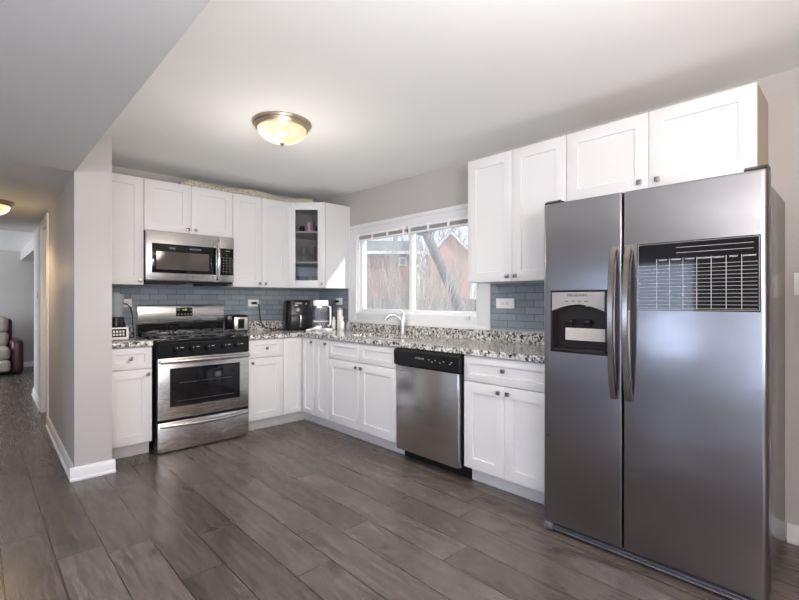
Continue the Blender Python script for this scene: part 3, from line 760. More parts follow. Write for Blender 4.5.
# backguard: steel upper, black lower
m = MB(); m.profile([(-0.012, 0.915), (-0.085, 0.915), (-0.085, 1.02), (-0.0121, 1.02)], 0, W, 'X'); bgl = m.build('backguard_base', 'black_gloss', t)
m = MB(); m.profile([(-0.012, 1.021), (-0.088, 1.021), (-0.098, 1.045), (-0.088, 1.185), (-0.078, 1.197), (-0.012, 1.197)], -0.002, W + 0.002, 'X'); bg = m.build('backguard', 'steel', t)
dsp = B('display', 'black_gloss', bg, (0.315, 0.462, -0.1005, -0.088, 1.090, 1.170), bev=0.003)
text('clock_digits', '12:00', 0.022, 'green_lcd', bg, (0.388, -0.1012, 1.148), FACE_Y)
for i in range(5):
    for j in range(2):
        if j == 1 and i in (1, 2, 3): continue
        B('button', 'grey_ink', bg, (0.330 + i * 0.028, 0.342 + i * 0.028, -0.1012, -0.1, 1.106 + j * 0.036, 1.112 + j * 0.036))
# control strip with knobs
m = MB(); m.profile([(-0.628, 0.895), (-0.66, 0.895), (-0.672, 0.885), (-0.668, 0.775), (-0.628, 0.775)], 0.002, W - 0.002, 'X'); cp = m.build('control_panel', 'black', t)
for i, x in enumerate((0.135, 0.262, 0.388, 0.530, 0.645)):
    m = MB(); m.tube([(x, -0.671, 0.840), (x, -0.684, 0.840), (x, -0.690, 0.840), (x, -0.706, 0.840)], [0.026, 0.024, 0.019, 0.017], 20)
    m.box(x - 0.0045, x + 0.0045, -0.712, -0.69, 0.822, 0.858, bev=0.002)
    kb = m.build('knob', 'black', t)
    B('pointer_mark', 'white_ink', kb, (x - 0.001, x + 0.001, -0.7128, -0.712, 0.846, 0.857))
    B('knob_label', 'grey_ink', cp, (x + 0.036, x + 0.062, -0.6708, -0.6695, 0.846, 0.853))
# oven door
m = MB(); m.box(0.004, W - 0.004, -0.672, -0.630, 0.272, 0.770, bev=0.006); od = m.build('oven_door', 'steel', t)
m = MB(); m.box(0.09, W - 0.088, -0.6745, -0.671, 0.370, 0.684, bev=0.004); m.build('oven_window', 'black_gloss', od)
B('oven_rack', 'steel_dark', od, (0.16, 0.60, -0.6755, -0.6745, 0.560, 0.563), (0.14, 0.62, -0.6755, -0.6745, 0.412, 0.415))
def bowed(x0, x1, z, yb, out, r, seg=10, flat=1.0):
    pts = [(x0, yb, z)]
    for i in range(15):
        u = i / 14; pts.append((x0 + (x1 - x0) * u, yb - out - 0.018 * math.sin(PI * u), z))
    pts.append((x1, yb, z)); return pts
m = MB(); m.tube(bowed(0.02, W - 0.016, 0.742, -0.66, 0.035, 0), 0.016, 12); m.build('door_handle', 'steel', od)
B('vent_gap', 'black', t, (0.004, W - 0.004, -0.664, -0.628, 0.252, 0.2715))
m = MB(); m.box(0.004, W - 0.004, -0.668, -0.630, 0.012, 0.251, bev=0.006); dr = m.build('drawer', 'steel', t)
m = MB(); m.tube([(0.016 + (W - 0.034) * i / 16, -0.674 - 0.026 * math.sin(PI * i / 16) ** 0.6, 0.226 - 0.012 * math.sin(PI * i / 16)) for i in range(17)], 0.015, 12); m.build('drawer_handle', 'steel', dr)
# burners and grates
for (x, y, r) in ((0.17, -0.49, 0.045), (0.17, -0.22, 0.038), (0.38, -0.36, 0.048), (0.595, -0.49, 0.045), (0.595, -0.22, 0.036)):
    m = MB(); m.lathe([(r + 0.014, 0.9155), (r + 0.014, 0.920), (r, 0.924), (r, 0.930), (r * 0.8, 0.934), (0.004, 0.935)], x, y, 22); m.build('burner', 'black_matte', t)
for (x0, x1, bx) in ((0.025, 0.262, 0.17), (0.268, 0.494, 0.38), (0.500, 0.737, 0.595)):
    m = MB(); y0, y1 = -0.625, -0.105; b = 0.0045; z0, z1 = 0.938, 0.948
    for x in (x0, x1 - 2 * b): m.box(x, x + 2 * b, y0, y1, z0, z1, bev=0.002)
    for y in (y0, (y0 + y1) / 2 - b, y1 - 2 * b): m.box(x0 + 2 * b, x1 - 2 * b, y, y + 2 * b, z0, z1, bev=0.002)
    for cy in ((-0.49, -0.22) if bx != 0.38 else (-0.49, -0.36, -0.22)):     # raised fingers round each burner
        for (ex, ey) in ((x0 + b, cy), (x1 - b, cy), (bx, cy - 0.115), (bx, cy + 0.105)):
            d_ = Vector((bx - ex, cy - ey, 0)); q = Vector((ex, ey, 0)) + d_ * 0.72
            m.tube([(ex, ey, z1 - 0.004), (ex + d_.x * 0.12, ey + d_.y * 0.12, 0.962), (q.x, q.y, 0.964), (q.x, q.y, 0.956)], [0.006, 0.0055, 0.005, 0.004], 8)
    for x in (x0, x1 - 2 * b):
        for y in (y0, (y0 + y1) / 2, y1 - 2 * b): m.box(x, x + 2 * b, y, y + 2 * b, 0.9155, z0)
    m.build('grate', 'iron_grate', t)

# ------------------------------------------------------------------ microwave
t = thing('microwave_oven', 'over-range stainless microwave with black window and upright handle', 'microwave', (-1.987, 0, 0))
W = 0.756; z0, z1 = 1.408, 1.832
B('body', 'steel_dark', t, (0, W, -0.365, -0.010, z0, z1))
m = MB(); m.box(0, 0.612, -0.40, -0.366, z0 + 0.004, z1, bev=0.005); dd = m.build('door', 'steel', t)
m = MB(); m.box(0.045, 0.585, -0.402, -0.398, 1.475, 1.727, bev=0.003); m.build('door_glass', 'black_gloss', dd)
MT['mw_window'] = paint('microwave_mesh_window', (0.085, 0.075, 0.065), 0.08, 0.1)
B('window_screen', 'mw_window', dd, (0.078, 0.520, -0.4028, -0.4018, 1.505, 1.660))
text('brand_lettering', 'FRIGIDAIRE', 0.020, 'grey_ink', dd, (0.40, -0.4028, 1.694), FACE_Y)
m = MB(); m.box(0.615, W, -0.40, -0.366, z0 + 0.004, z1, bev=0.005); pp = m.build('control_panel', 'steel', t)
m = MB(); m.box(0.622, W - 0.006, -0.402, -0.398, 1.475, 1.727, bev=0.003); m.build('keypad', 'black_gloss', pp)
B('display', 'lcd_dim', pp, (0.675, 0.715, -0.4026, -0.4018, 1.700, 1.706))
for r in range(7):
    for c in range(3):
        if r == 0 and c != 1: continue
        B('key', 'grey_ink', pp, (0.648 + c * 0.030, 0.660 + c * 0.030, -0.4027, -0.4018, 1.662 - r * 0.026, 1.667 - r * 0.026))
m = MB()
pts = [(0.594, -0.400, 1.772)] + [(0.594, -0.418 - 0.030 * math.sin(PI * i / 12), 1.766 - 0.325 * i / 12) for i in range(13)] + [(0.594, -0.400, 1.436)]
m.tube(pts, 0.015, 12); m.build('handle', 'chrome', dd)
B('vent_grille', 'black', t, (0.006, W - 0.006, -0.37, -0.02, z0 - 0.016, z0 - 0.0005), (0.05, 0.33, -0.36, -0.1, z0 - 0.026, z0 - 0.016), (0.48, 0.70, -0.385, -0.1, z0 - 0.034, z0 - 0.016))

# ------------------------------------------------------------------ dishwasher
t = thing('dishwasher', 'stainless steel dishwasher with black control strip in base run', 'dishwasher', (0, -2.031, 0), RB)
W = 0.656
B('body', 'black', t, (0.004, W - 0.004, -0.60, -0.02, 0.09, 0.868))
m = MB(); m.box(0.018, W - 0.022, -0.652, -0.601, 0.088, 0.738, bev=0.010); dd = m.build('door', 'steel_v', t)
m = MB(); m.profile([(-0.601, 0.868), (-0.648, 0.868), (-0.668, 0.850), (-0.666, 0.752), (-0.655, 0.740), (-0.601, 0.740)], 0.006, W - 0.006, 'X'); cp = m.build('control_strip', 'black', t)
text('brand_lettering', 'FRIGIDAIRE', 0.017, 'grey_ink', cp, (0.285, -0.6685, 0.812), FACE_Y)
for i, x in enumerate((0.37, 0.40, 0.43, 0.475, 0.51, 0.565, 0.58)):
    B('button', 'grey_ink', cp, (x, x + 0.012, -0.6688, -0.6675, 0.808 - 0.012 * (i % 2), 0.813 - 0.012 * (i % 2)))
B('kick_plate', 'black', t, (0.004, W - 0.002, -0.545, -0.53, 0.0, 0.089))

# ------------------------------------------------------------------ refrigerator (local: x along the wall, front faces -y)
FY = -3.368
t = thing('refrigerator', 'side-by-side stainless steel refrigerator with ice dispenser', 'refrigerator', (0, FY, 0), RB)
FW, FD = 0.950, 0.80
zt, zb = 1.756, 0.052
B('cabinet', 'fridge_side', t, (0.008, FW - 0.022, -0.715, -0.045, 0.03, 1.742), bev=0.004)
B('floor_feet', 'black', t, (0.03, FW - 0.03, -0.66, -0.1, 0.0, 0.03))
def fdoor(name, x0, x1, zlo, zhi, y_front, y_back, rl, rr, hole=None):
    """door slab with rounded upright edges (radii rl, rr) and an optional rectangular opening"""
    n = 6; cols = []
    for i in range(n + 1):
        a = PI / 2 * i / n; cols.append((x0 + rl - rl * math.cos(a), y_front + rl - rl * math.sin(a)))
    if hole:
        cols += [(hole[0], y_front), (hole[1], y_front)]
    for i in range(n + 1):
        a = PI / 2 * (1 - i / n); cols.append((x1 - rr + rr * math.cos(a), y_front + rr - rr * math.sin(a)))
    rows = [zlo, zlo + 0.012] + ([hole[2], hole[3]] if hole else []) + [zhi - 0.012, zhi]
    bm = bmesh.new()
    ins = [0.006] + [0.0] * (len(rows) - 2) + [0.006]
    gridv = [[bm.verts.new((c[0], c[1] + ins[r], z)) for c in cols] for r, z in enumerate(rows)]
    back = [[bm.verts.new((c, y_back, z)) for c in (x0, x1)] for z in rows]
    for r in range(len(rows) - 1):
        for c in range(len(cols) - 1):
            if hole and abs(cols[c][0] - hole[0]) < 1e-6 and abs(rows[r] - hole[2]) < 1e-6: continue
            f = bm.faces.new((gridv[r][c], gridv[r][c + 1], gridv[r + 1][c + 1], gridv[r + 1][c]))
        bm.faces.new((back[r][0], gridv[r][0], gridv[r + 1][0], back[r + 1][0]))
        bm.faces.new((gridv[r][-1], back[r][1], back[r + 1][1], gridv[r + 1][-1]))
        bm.faces.new((back[r][1], back[r][0], back[r + 1][0], back[r + 1][1]))
    bm.faces.new([back[0][0], back[0][1]] + gridv[0][::-1]); bm.faces.new(gridv[-1] + [back[-1][1], back[-1][0]])
    m = MB(); m.merge(bm, smooth=True); return m.build(name, 'steel_fridge', t)
XG = 0.411
DZ0, DZ1, DX0, DX1 = 0.966, 1.292, 0.044, 0.340
fz = fdoor('freezer_door', 0.0, XG - 0.004, zb, zt, -FD, -0.722, 0.020, 0.008, (DX0, DX1, DZ0, DZ1))
fr = fdoor('fridge_door', XG + 0.004, FW, zb, zt, -FD, -0.722, 0.008, 0.022)
B('door_gasket', 'dark_gap', t, (0.012, FW - 0.012, -0.7215, -0.7155, zb + 0.01, zt - 0.012))
# dispenser
m = MB()
m.box(DX0, DX1, -0.745, -0.735, DZ0, DZ1)                            # back of the recess
m.box(DX0, DX0 + 0.010, -0.803, -0.745, DZ0, DZ1, bev=0.003); m.box(DX1 - 0.010, DX1, -0.803, -0.745, DZ0, DZ1, bev=0.003)
m.box(DX0 + 0.010, DX1 - 0.010, -0.803, -0.745, DZ1 - 0.010, DZ1, bev=0.003); m.box(DX0 + 0.010, DX1 - 0.010, -0.803, -0.745, DZ0, DZ0 + 0.010, bev=0.003)
dsp = m.build('dispenser', 'dark_plastic', fz)
# silver control plate with an arched lower edge
n = 16; top = 1.281; pts = []
for i in range(n + 1):
    u = i / n; pts.append((DX0 + 0.011 + (DX1 - DX0 - 0.022) * u, 1.184 + 0.034 * math.sin(PI * u)))
bm = bmesh.new(); ring = [(p[0], p[1]) for p in pts] + [(DX1 - 0.011, top), (DX0 + 0.011, top)]
a = [bm.verts.new((x, -0.806, z)) for x, z in ring]; b = [bm.verts.new((x, -0.752, z)) for x, z in ring]
bm.faces.new(a); bm.faces.new(b[::-1])
for i in range(len(ring)): bm.faces.new((a[i], a[(i + 1) % len(ring)], b[(i + 1) % len(ring)], b[i]))
m = MB(); m.merge(bm); cpl = m.build('control_plate', 'silver_plastic', fz)
text('brand_lettering', 'FRIGIDAIRE', 0.019, 'dark_ink', cpl, (0.192, -0.8065, 1.264), FACE_Y, sx=1.1)
for i in range(4):
    B('button', 'dark_ink', cpl, (0.128 + i * 0.034, 0.146 + i * 0.034, -0.8068, -0.806, 1.232, 1.236)); B('indicator', 'grey_ink', cpl, (0.134 + i * 0.034, 0.138 + i * 0.034, -0.8068, -0.806, 1.245, 1.248))
for x in (0.09, 0.235): B('plate_mark', 'grey_ink', cpl, (x, x + 0.014, -0.8068, -0.806, 1.208, 1.211))
for x in (0.135, 0.225):
    m = MB(); m.box(x - 0.024, x + 0.024, -0.790, -0.752, 1.118, 1.140, bev=0.004); m.box(x - 0.016, x + 0.016, -0.772, -0.752, 1.03, 1.118, bev=0.004); m.build('dispenser_paddle', 'black', fz)
m = MB(); m.prism([(DX0 + 0.012, -0.747), (DX1 - 0.012, -0.747), (DX1 - 0.012, -0.800), (0.25, -0.812), (0.134, -0.812), (DX0 + 0.012, -0.800)], 0.977, 0.990); m.build('drip_tray', 'dark_plastic', fz)
lb = B('notice_label', 'label', fz, (0.116, 0.322, -0.7775, -0.7765, 1.032, 1.095))
m = MB()
random.seed(3)
for r in range(4):
    x = 0.122
    while x < 0.312:
        w_ = random.uniform(0.008, 0.03); m.box(x, min(x + w_, 0.316), -0.7782, -0.7776, 1.040 + r * 0.013, 1.044 + r * 0.013); x += w_ + random.uniform(0.004, 0.012)
m.build('print_lines', 'grey_ink', lb)
# handles
def fhandle(parent, x, lean):
    m = MB(); n = 18; prof = []
    for i in range(n + 1):
        u = i / n; z = 0.765 + (1.498 - 0.765) * u
        prof.append((-FD - 0.014 - 0.046 * math.sin(PI * u) ** 0.75, z))
    bm = bmesh.new(); rows = []
    for (y, z) in prof:
        th = 0.016
        rows.append([bm.verts.new(p) for p in ((x - 0.017, y + 0.004, z), (x - 0.011, y - 0.004, z), (x + 0.011, y - 0.004, z), (x + 0.017, y + 0.004, z), (x + 0.017, y + th, z), (x - 0.017, y + th, z))])
    for a, b in zip(rows, rows[1:]):
        for k in range(6): bm.faces.new((a[k], a[(k + 1) % 6], b[(k + 1) % 6], b[k]))
    bm.faces.new(rows[0]); bm.faces.new(rows[-1][::-1])
    m.merge(bm, smooth=True)
    m.box(x - 0.014, x + 0.014, -FD - 0.012, -FD + 0.001, 0.768, 0.800); m.box(x - 0.014, x + 0.014, -FD - 0.012, -FD + 0.001, 1.462, 1.495)
    m.build('handle', 'handle_steel', parent)
fhandle(fz, XG - 0.036, 0); fhandle(fr, XG + 0.030, 0)
# hinge covers and grille
for x in (0.004, FW - 0.078):
    m = MB(); m.profile([(-0.795, 1.757), (-0.795, 1.762), (-0.77, 1.782), (-0.70, 1.782), (-0.69, 1.7425)] if False else [(-0.79, 1.7575), (-0.79, 1.763), (-0.765, 1.778), (-0.70, 1.778), (-0.69, 1.7575)], x, x + 0.074, 'X'); m.build('hinge_cover', 'dark_plastic', t)
m = MB(); m.box(0.055, FW - 0.055, -0.742, -0.70, 0.008, 0.048); m.build('grille', 'black', t)
for i in range(3): B('grille_slat', 'grille_grey', t, (0.055, FW - 0.055, -0.775 - 0.010 * i, -0.7425, 0.040 - 0.012 * i, 0.0455 - 0.012 * i), bev=0.002)
for x in (0.0, FW - 0.055): B('grille_end', 'grille_grey', t, (x, x + 0.054, -0.802, -0.70, 0.006, 0.048), bev=0.012)
B('door_lock', 'black', fz, (0.028, 0.034, -0.8015, -0.799, 0.512, 0.518))

# calendar board on the refrigerator door
t = thing('magnetic_calendar', 'black weekly magnetic calendar with white grid on refrigerator door', 'calendar', (0, FY, 0), RB)
cx0, cx1, cz0, cz1 = 0.476, 0.928, 1.192, 1.499
B('board', 'black_gloss', t, (cx0, cx1, -0.8025, -0.8005, cz0, cz1))
m = MB(); yf, yb = -0.8031, -0.8024
bw = 0.0012
for (a, b, c, d_) in ((cx0 + .004, cx1 - .004, cz1 - .006, cz1 - .006 + bw), (cx0 + .004, cx1 - .004, cz0 + .005, cz0 + .005 + bw)): m.box(a, b, yf, yb, c, d_)
for x in (cx0 + .004, cx1 - .0052): m.box(x, x + bw, yf, yb, cz0 + .005, cz1 - .005)
hx = [cx0 + 0.082 + i * 0.0515 for i in range(7)]
for i, x in enumerate(hx): m.box(x, x + 0.0018, yf, yb, cz0 + 0.010, 1.425)
for i in range(13): m.box(cx0 + 0.008, cx1 - 0.010, yf, yb, cz0 + 0.012 + i * 0.0158, cz0 + 0.0132 + i * 0.0158)
for z in (1.470, 1.447): m.box(cx0 + 0.16, cx1 - 0.022, yf, yb, z, z + 0.0016)
m.build('grid_lines', 'calendar_ink', t)
for x, dname in zip(hx, ('SUNDAY', 'MONDAY', 'TUESDAY', 'WEDNESDAY', 'THURSDAY', 'FRIDAY', 'SATURDAY')):
    text('day_name', dname, 0.0085, 'white_ink', t, (x + 0.026, -0.8031, 1.419), FACE_Y)

# ------------------------------------------------------------------ ceiling lamps
def lamp_mat(name, c, s):
    m, n, l, p = new_mat(name)
    tc = node(n, 'ShaderNodeTexCoord'); v = node(n, 'ShaderNodeTexNoise'); v.inputs['Scale'].default_value = 7
    l.new(tc.outputs['Object'], v.inputs['Vector'])
    r = node(n, 'ShaderNodeValToRGB'); r.color_ramp.elements[0].position = 0.38; r.color_ramp.elements[0].color = tuple(x * 0.6 for x in c) + (1,); r.color_ramp.elements[1].position = 0.62; r.color_ramp.elements[1].color = (1.0, 0.90, 0.66, 1)
    l.new(v.outputs[0], r.inputs[0]); l.new(r.outputs[0], p.inputs['Emission Color']); p.inputs['Emission Strength'].default_value = s
    setp(p, Base_Color=(0.40, 0.33, 0.24), Roughness=0.35)
    return m
MT['lamp_bowl'] = lamp_mat('alabaster_glass_lit', (1.0, 0.74, 0.40), 0.75)
MT['hall_bowl'] = lamp_mat('hall_glass_lit', (1.0, 0.70, 0.30), 1.6)
def ceiling_lamp(label, loc, r, bowl, energy, color):
    t = thing('ceiling_lamp', label, 'lamp', loc)
    m = MB(); m.lathe([(r, 0.0), (r, -0.012), (r * 0.97, -0.020), (r * 0.93, -0.022), (r * 0.90, -0.040), (r * 0.84, -0.044)], seg=40); m.build('ring', 'bronze', t)
    m = MB(); k = 10
    m.lathe([(r * 0.83 * math.cos(PI / 2 * i / k), -0.044 - 0.088 * math.sin(PI / 2 * i / k)) for i in range(k + 1)], seg=40); m.build('glass_bowl', bowl, t)
    m = MB(); m.lathe([(0.004, -0.131), (0.014, -0.134), (0.013, -0.142), (0.006, -0.150), (0.002, -0.153)], seg=16); m.build('finial', 'knob', t)
    add_light('lamp_bulb', 'SPOT', (loc[0], loc[1], loc[2] - 0.17), (0, 0, -1), energy, color, shadow_soft_size=0.08, spot_size=math.radians(144), spot_blend=0.6)
    add_light('added_lamp_fill', 'POINT', (loc[0], loc[1], loc[2] - 0.62), None, energy * 0.22, color, shadow_soft_size=0.10)  # added fill light in mid-air below the bowl, brightens the ceiling
    return t
ceiling_lamp('round flush kitchen ceiling lamp with lit alabaster glass bowl', (-1.545, -1.885, H - 0.0005), 0.192, 'lamp_bowl', 36, (1.0, 0.94, 0.86))
ceiling_lamp('round flush hall ceiling lamp glowing warm yellow', (-2.925, 0.86, HH - 0.0005), 0.165, 'hall_bowl', 14, (1.0, 0.70, 0.38))
# dining lamp hangs outside the frame, to the right of the camera
add_light('dining_lamp', 'POINT', (-1.75, -5.15, 2.1), None, 15, (1.0, 0.56, 0.24), shadow_soft_size=0.12)

# ------------------------------------------------------------------ window blinds
def blind(label, y0, y1, wand):
    t = thing('window_blind', label, 'blind', (0, 0, 0), 0, 'raised window blinds')
    B('headrail', 'vinyl', t, (-0.030, 0.018, y0, y1, 1.925, 1.950), bev=0.003)
    m = MB()
    for i in range(6): m.box(-0.028, 0.012, y0 + 0.004, y1 - 0.004, 1.8925 + i * 0.0052, 1.8955 + i * 0.0052)
    m.build('slats', 'blind', t)
    B('bottom_rail', 'vinyl', t, (-0.030, 0.014, y0 + 0.002, y1 - 0.002, 1.876, 1.891), bev=0.003)
    n = 4
    for i in range(n):
        y = y0 + 0.02 + (y1 - y0 - 0.06) * i / (n - 1)
        B('clip', 'vinyl', t, (-0.034, -0.0302, y, y + 0.026, 1.872, 1.952))
    if wand:
        m = MB(); m.tube([(-0.036, y1 - 0.012, 1.93), (-0.038, y1 - 0.010, 1.60), (-0.036, y1 - 0.006, 1.36)], 0.0045, 8); m.build('wand', 'vinyl', t)
    return t
blind('raised white blind over the left window pane with hanging wand', YM + 0.012, WY1 - 0.034, True)
blind('raised white blind over the right window pane', WY0 + 0.034, YM - 0.012, False)

# ------------------------------------------------------------------ outlets and switches
def plate(name, label, cat, loc, rz, w, h, kind, group):
    t = thing(name, label, cat, loc, rz, group)
    B('cover_plate', 'white_plastic', t, (-w / 2, w / 2, -0.006, 0, -h / 2, h / 2), bev=0.002)
    if kind == 'outlet':
        for dx in (-0.021, 0.021):
            m = MB(); m.box(dx - 0.016, dx + 0.016, -0.0078, -0.006, -0.014, 0.014, bev=0.003); s = m.build('socket', 'offwhite', t)
            B('slots', 'dark_ink', s, (dx - 0.006, dx - 0.004, -0.0082, -0.0077, -0.005, 0.005), (dx + 0.004, dx + 0.006, -0.0082, -0.0077, -0.005, 0.005))
    elif kind == 'switch':
        n = max(1, round(w / 0.05) - 1)
        for i in range(n):
            dx = (i - (n - 1) / 2) * 0.046
            m = MB(); m.box(dx - 0.014, dx + 0.014, -0.009, -0.006, -0.028, 0.028, bev=0.003); m.build('rocker', 'offwhite', t)
    return t
plate('wall_outlet', 'white wall outlet with black plug on tiles left of the range', 'outlet', (-2.062, -0.0085, 1.214), 0, 0.116, 0.074, 'outlet', 'wall outlets')
plate('wall_outlet', 'white wall outlet with black plugs on tiles between range and air fryer', 'outlet', (-0.849, -0.0085, 1.209), 0, 0.122, 0.074, 'outlet', 'wall outlets')
plate('wall_outlet', 'white wall outlet with plug on tiles beside the window', 'outlet', (-0.0085, -0.415, 1.226), RB, 0.118, 0.076, 'outlet', 'wall outlets')
t = plate('wall_outlet', 'wide white outlet plate under the cabinet left of the refrigerator', 'outlet', (-0.0085, -2.617, 1.214), RB, 0.165, 0.078, 'outlet', 'wall outlets')
plate('light_switch', 'cream light switch on the wall right of the refrigerator', 'switch', (-0.0005, -4.362, 1.322), RB, 0.075, 0.116, 'switch', 'light switches')
hall_turn(plate('light_switch', 'small light switch on the far hall wall', 'switch', (PX0 - 0.0005, 2.46, 1.30), RB, 0.07, 0.11, 'switch', 'light switches'))

# ------------------------------------------------------------------ things on the worktop
C1 = CT1 + 0.0005
# blender behind the partition
t = thing('blender', 'blender with tall frosted jar half hidden behind the partition wall', 'blender', (-2.192, -0.34, C1))
m = MB(); m.box(-0.085, 0.075, -0.085, 0.085, 0.004, 0.105, bev=0.012, seg=3); bs = m.build('base', 'white_plastic', t)
B('control_band', 'black', bs, (-0.08, 0.055, -0.0865, -0.084, 0.028, 0.094), bev=0.0012)
for i in range(5):
    for j in range(2): B('button', 'offwhite', bs, (-0.06 + i * 0.022, -0.046 + i * 0.022, -0.0878, -0.0866, 0.040 + j * 0.024, 0.056 + j * 0.024))
m = MB(); m.lathe([(0.068, 0.105), (0.070, 0.112), (0.062, 0.150), (0.058, 0.185), (0.05, 0.188)]); m.build('collar', 'black', t)
m = MB(); m.lathe([(0.046, 0.188), (0.046, 0.20), (0.058, 0.36), (0.056, 0.36), (0.044, 0.20)], seg=24); m.build('jar', 'frosted', t)
m = MB(); m.lathe([(0.060, 0.3605), (0.060, 0.374), (0.03, 0.378), (0.028, 0.388)], seg=24); m.build('lid', 'frosted', t)
m = MB(); m.tube([(0.13 - 0.035, 0.325, 0.300), (0.14, 0.29, 0.290), (0.165, 0.27, 0.262), (0.178, 0.255, 0.19), (0.176, 0.24, 0.10), (0.172, 0.19, 0.02), (0.15, 0.12, 0.008), (0.08, 0.06, 0.010)], 0.0045, 8)
m.tube([(0.108, 0.3315, 0.303), (0.108, 0.300, 0.303)], 0.014, 12); m.build('power_cord', 'black', t)

# toaster
t = thing('toaster', 'black toaster with chrome end panel beside the range', 'toaster', (-1.120, -0.205, C1), math.radians(-6))
m = MB(); m.box(-0.083, 0.083, -0.125, 0.15, 0.012, 0.180, bev=0.030, seg=4); m.build('body', 'black', t)
m = MB(); m.box(-0.062, 0.066, -0.135, -0.124, 0.030, 0.158, bev=0.006); m.build('end_panel', 'nickel', t)
B('lever_slot', 'black', t, (-0.030, 0.030, -0.1375, -0.1352, 0.048, 0.140))
m = MB(); m.box(-0.018, 0.016, -0.156, -0.138, 0.115, 0.127, bev=0.003); m.build('lever', 'black', t)
m = MB()
for x in (-0.042, 0.018): m.box(x, x + 0.024, -0.10, 0.13, 0.1795, 0.1812)
m.build('bread_slots', 'dark_gap', t)
for x in (-0.06, 0.06):
    for y in (-0.10, 0.12):
        m = MB(); m.lathe([(0.012, 0), (0.012, 0.014)], x, y, 12); m.build('foot', 'dark_gap', t)

# air fryer, turned into the corner
t = thing('air_fryer', 'large black air fryer with pull-out basket in the corner', 'air fryer', (-0.455, -0.255, C1), math.radians(-22))
def rrect(w, d, r, n=5):
    pts = []
    for (sx, sy, a0) in ((1, 1, 0), (-1, 1, PI / 2), (-1, -1, PI), (1, -1, 1.5 * PI)):
        for i in range(n + 1):
            a = a0 + PI / 2 * i / n; pts.append((sx * (w / 2 - r) + r * math.cos(a), sy * (d / 2 - r) + r * math.sin(a)))
    return pts
def loft(m, secs):
    rings = [[m.bm.verts.new((x, y + oy, z)) for x, y in rrect(w, d, r)] for (z, w, d, r, oy) in secs]
    fs = []
    for a, b in zip(rings, rings[1:]):
        k = len(a)
        for i in range(k): fs.append(m.bm.faces.new((a[i], a[(i + 1) % k], b[(i + 1) % k], b[i])))
    fs.append(m.bm.faces.new(rings[0][::-1])); fs.append(m.bm.faces.new(rings[-1])); m._mark(fs, True)
m = MB(); loft(m, [(0.004, 0.27, 0.28, 0.06, 0), (0.012, 0.285, 0.295, 0.065, 0), (0.06, 0.295, 0.305, 0.07, 0), (0.20, 0.292, 0.30, 0.07, 0), (0.295, 0.275, 0.28, 0.065, 0), (0.318, 0.262, 0.266, 0.06, 0), (0.324, 0.23, 0.235, 0.05, 0)]); m.build('body', 'black', t)
m = MB(); loft(m, [(0.020, 0.20, 0.05, 0.02, -0.134), (0.026, 0.215, 0.055, 0.022, -0.134), (0.165, 0.215, 0.055, 0.022, -0.133), (0.172, 0.205, 0.05, 0.02, -0.133)]); bk = m.build('basket', 'black', t)
m = MB(); m.tube([(0.0, -0.158, 0.160), (0.0, -0.185, 0.156), (0.0, -0.20, 0.12), (0.0, -0.198, 0.07), (0.0, -0.185, 0.045)], [0.014, 0.014, 0.013, 0.012, 0.010], 10); m.build('basket_handle', 'steel_dark', bk)
m = MB(); m.tube([(-0.02, -0.140, 0.222), (-0.02, -0.155, 0.222), (-0.02, -0.162, 0.222)], [0.021, 0.020, 0.017], 20); m.build('dial', 'silver_plastic', t)
text('brand_lettering', 'PHILIPS', 0.022, 'white_ink', t, (-0.01, -0.1455, 0.292), (PI / 2 - 0.17, 0, 0))
B('badge', 'white_ink', t, (-0.05, -0.022, -0.1495, -0.140, 0.268, 0.276))
m = MB(); m.tube([(0.06, -0.1455, 0.274), (0.068, -0.1445, 0.288), (0.08, -0.142, 0.300)], [0.001, 0.006, 0.001], 8); m.build('leaf_mark', 'orange', t)
ca, sa = math.cos(math.radians(22)), math.sin(math.radians(22))
m = MB()
W2L = lambda x, y, z: ((x + 0.455) * ca - (y + 0.255) * sa, (x + 0.455) * sa + (y + 0.255) * ca, z - C1)
m.tube([W2L(*p) for p in ((-0.825, -0.030, 1.208), (-0.812, -0.055, 1.19), (-0.80, -0.055, 1.10), (-0.785, -0.06, 1.00), (-0.75, -0.075, 0.95), (-0.68, -0.09, 0.926), (-0.60, -0.11, 0.922), (-0.57, -0.16, 0.922), (-0.55, -0.24, 0.926))], 0.005, 8)
m.tube([W2L(-0.872, -0.030, 1.209), W2L(-0.826, -0.030, 1.209)], 0.012, 12)
m.build('power_cord', 'black', t)

# white scoop / utensils lying before the air fryer
t = thing('serving_tongs', 'white tongs lying on worktop before the air fryer', 'tongs', (-0.40, -0.475, C1), math.radians(20))
for s in (-1, 1):
    m = MB(); m.tube([(-0.11, 0, 0.010), (0.0, s * 0.016, 0.014), (0.09, s * 0.020, 0.028), (0.12, s * 0.016, 0.036)], [0.007, 0.008, 0.011, 0.012], 8); m.build('arm', 'white_plastic', t)

# tall clear water dispenser with pale lid
t = thing('water_jug', 'tall clear square jug with white lid beside the air fryer', 'jug', (-0.205, -0.335, C1), math.radians(-35))
m = MB(); m.box(-0.082, 0.082, -0.082, 0.082, 0.0, 0.012, bev=0.004); m.build('base', 'white_plastic', t)
m = MB()
loft(m, [(0.012, 0.150, 0.150, 0.02, 0), (0.262, 0.158, 0.158, 0.02, 0)]); m.build('body', 'jug', t)
m = MB(); loft(m, [(0.2625, 0.165, 0.165, 0.022, 0), (0.27, 0.172, 0.172, 0.022, 0), (0.315, 0.172, 0.172, 0.022, 0), (0.326, 0.16, 0.16, 0.02, 0)]); m.build('lid', 'white_plastic', t)
m = MB(); m.tube([(0.080, -0.05, 0.255), (0.105, -0.066, 0.25), (0.108, -0.068, 0.15), (0.105, -0.066, 0.05), (0.080, -0.05, 0.04)], 0.011, 10); m.build('handle', 'white_plastic', t)
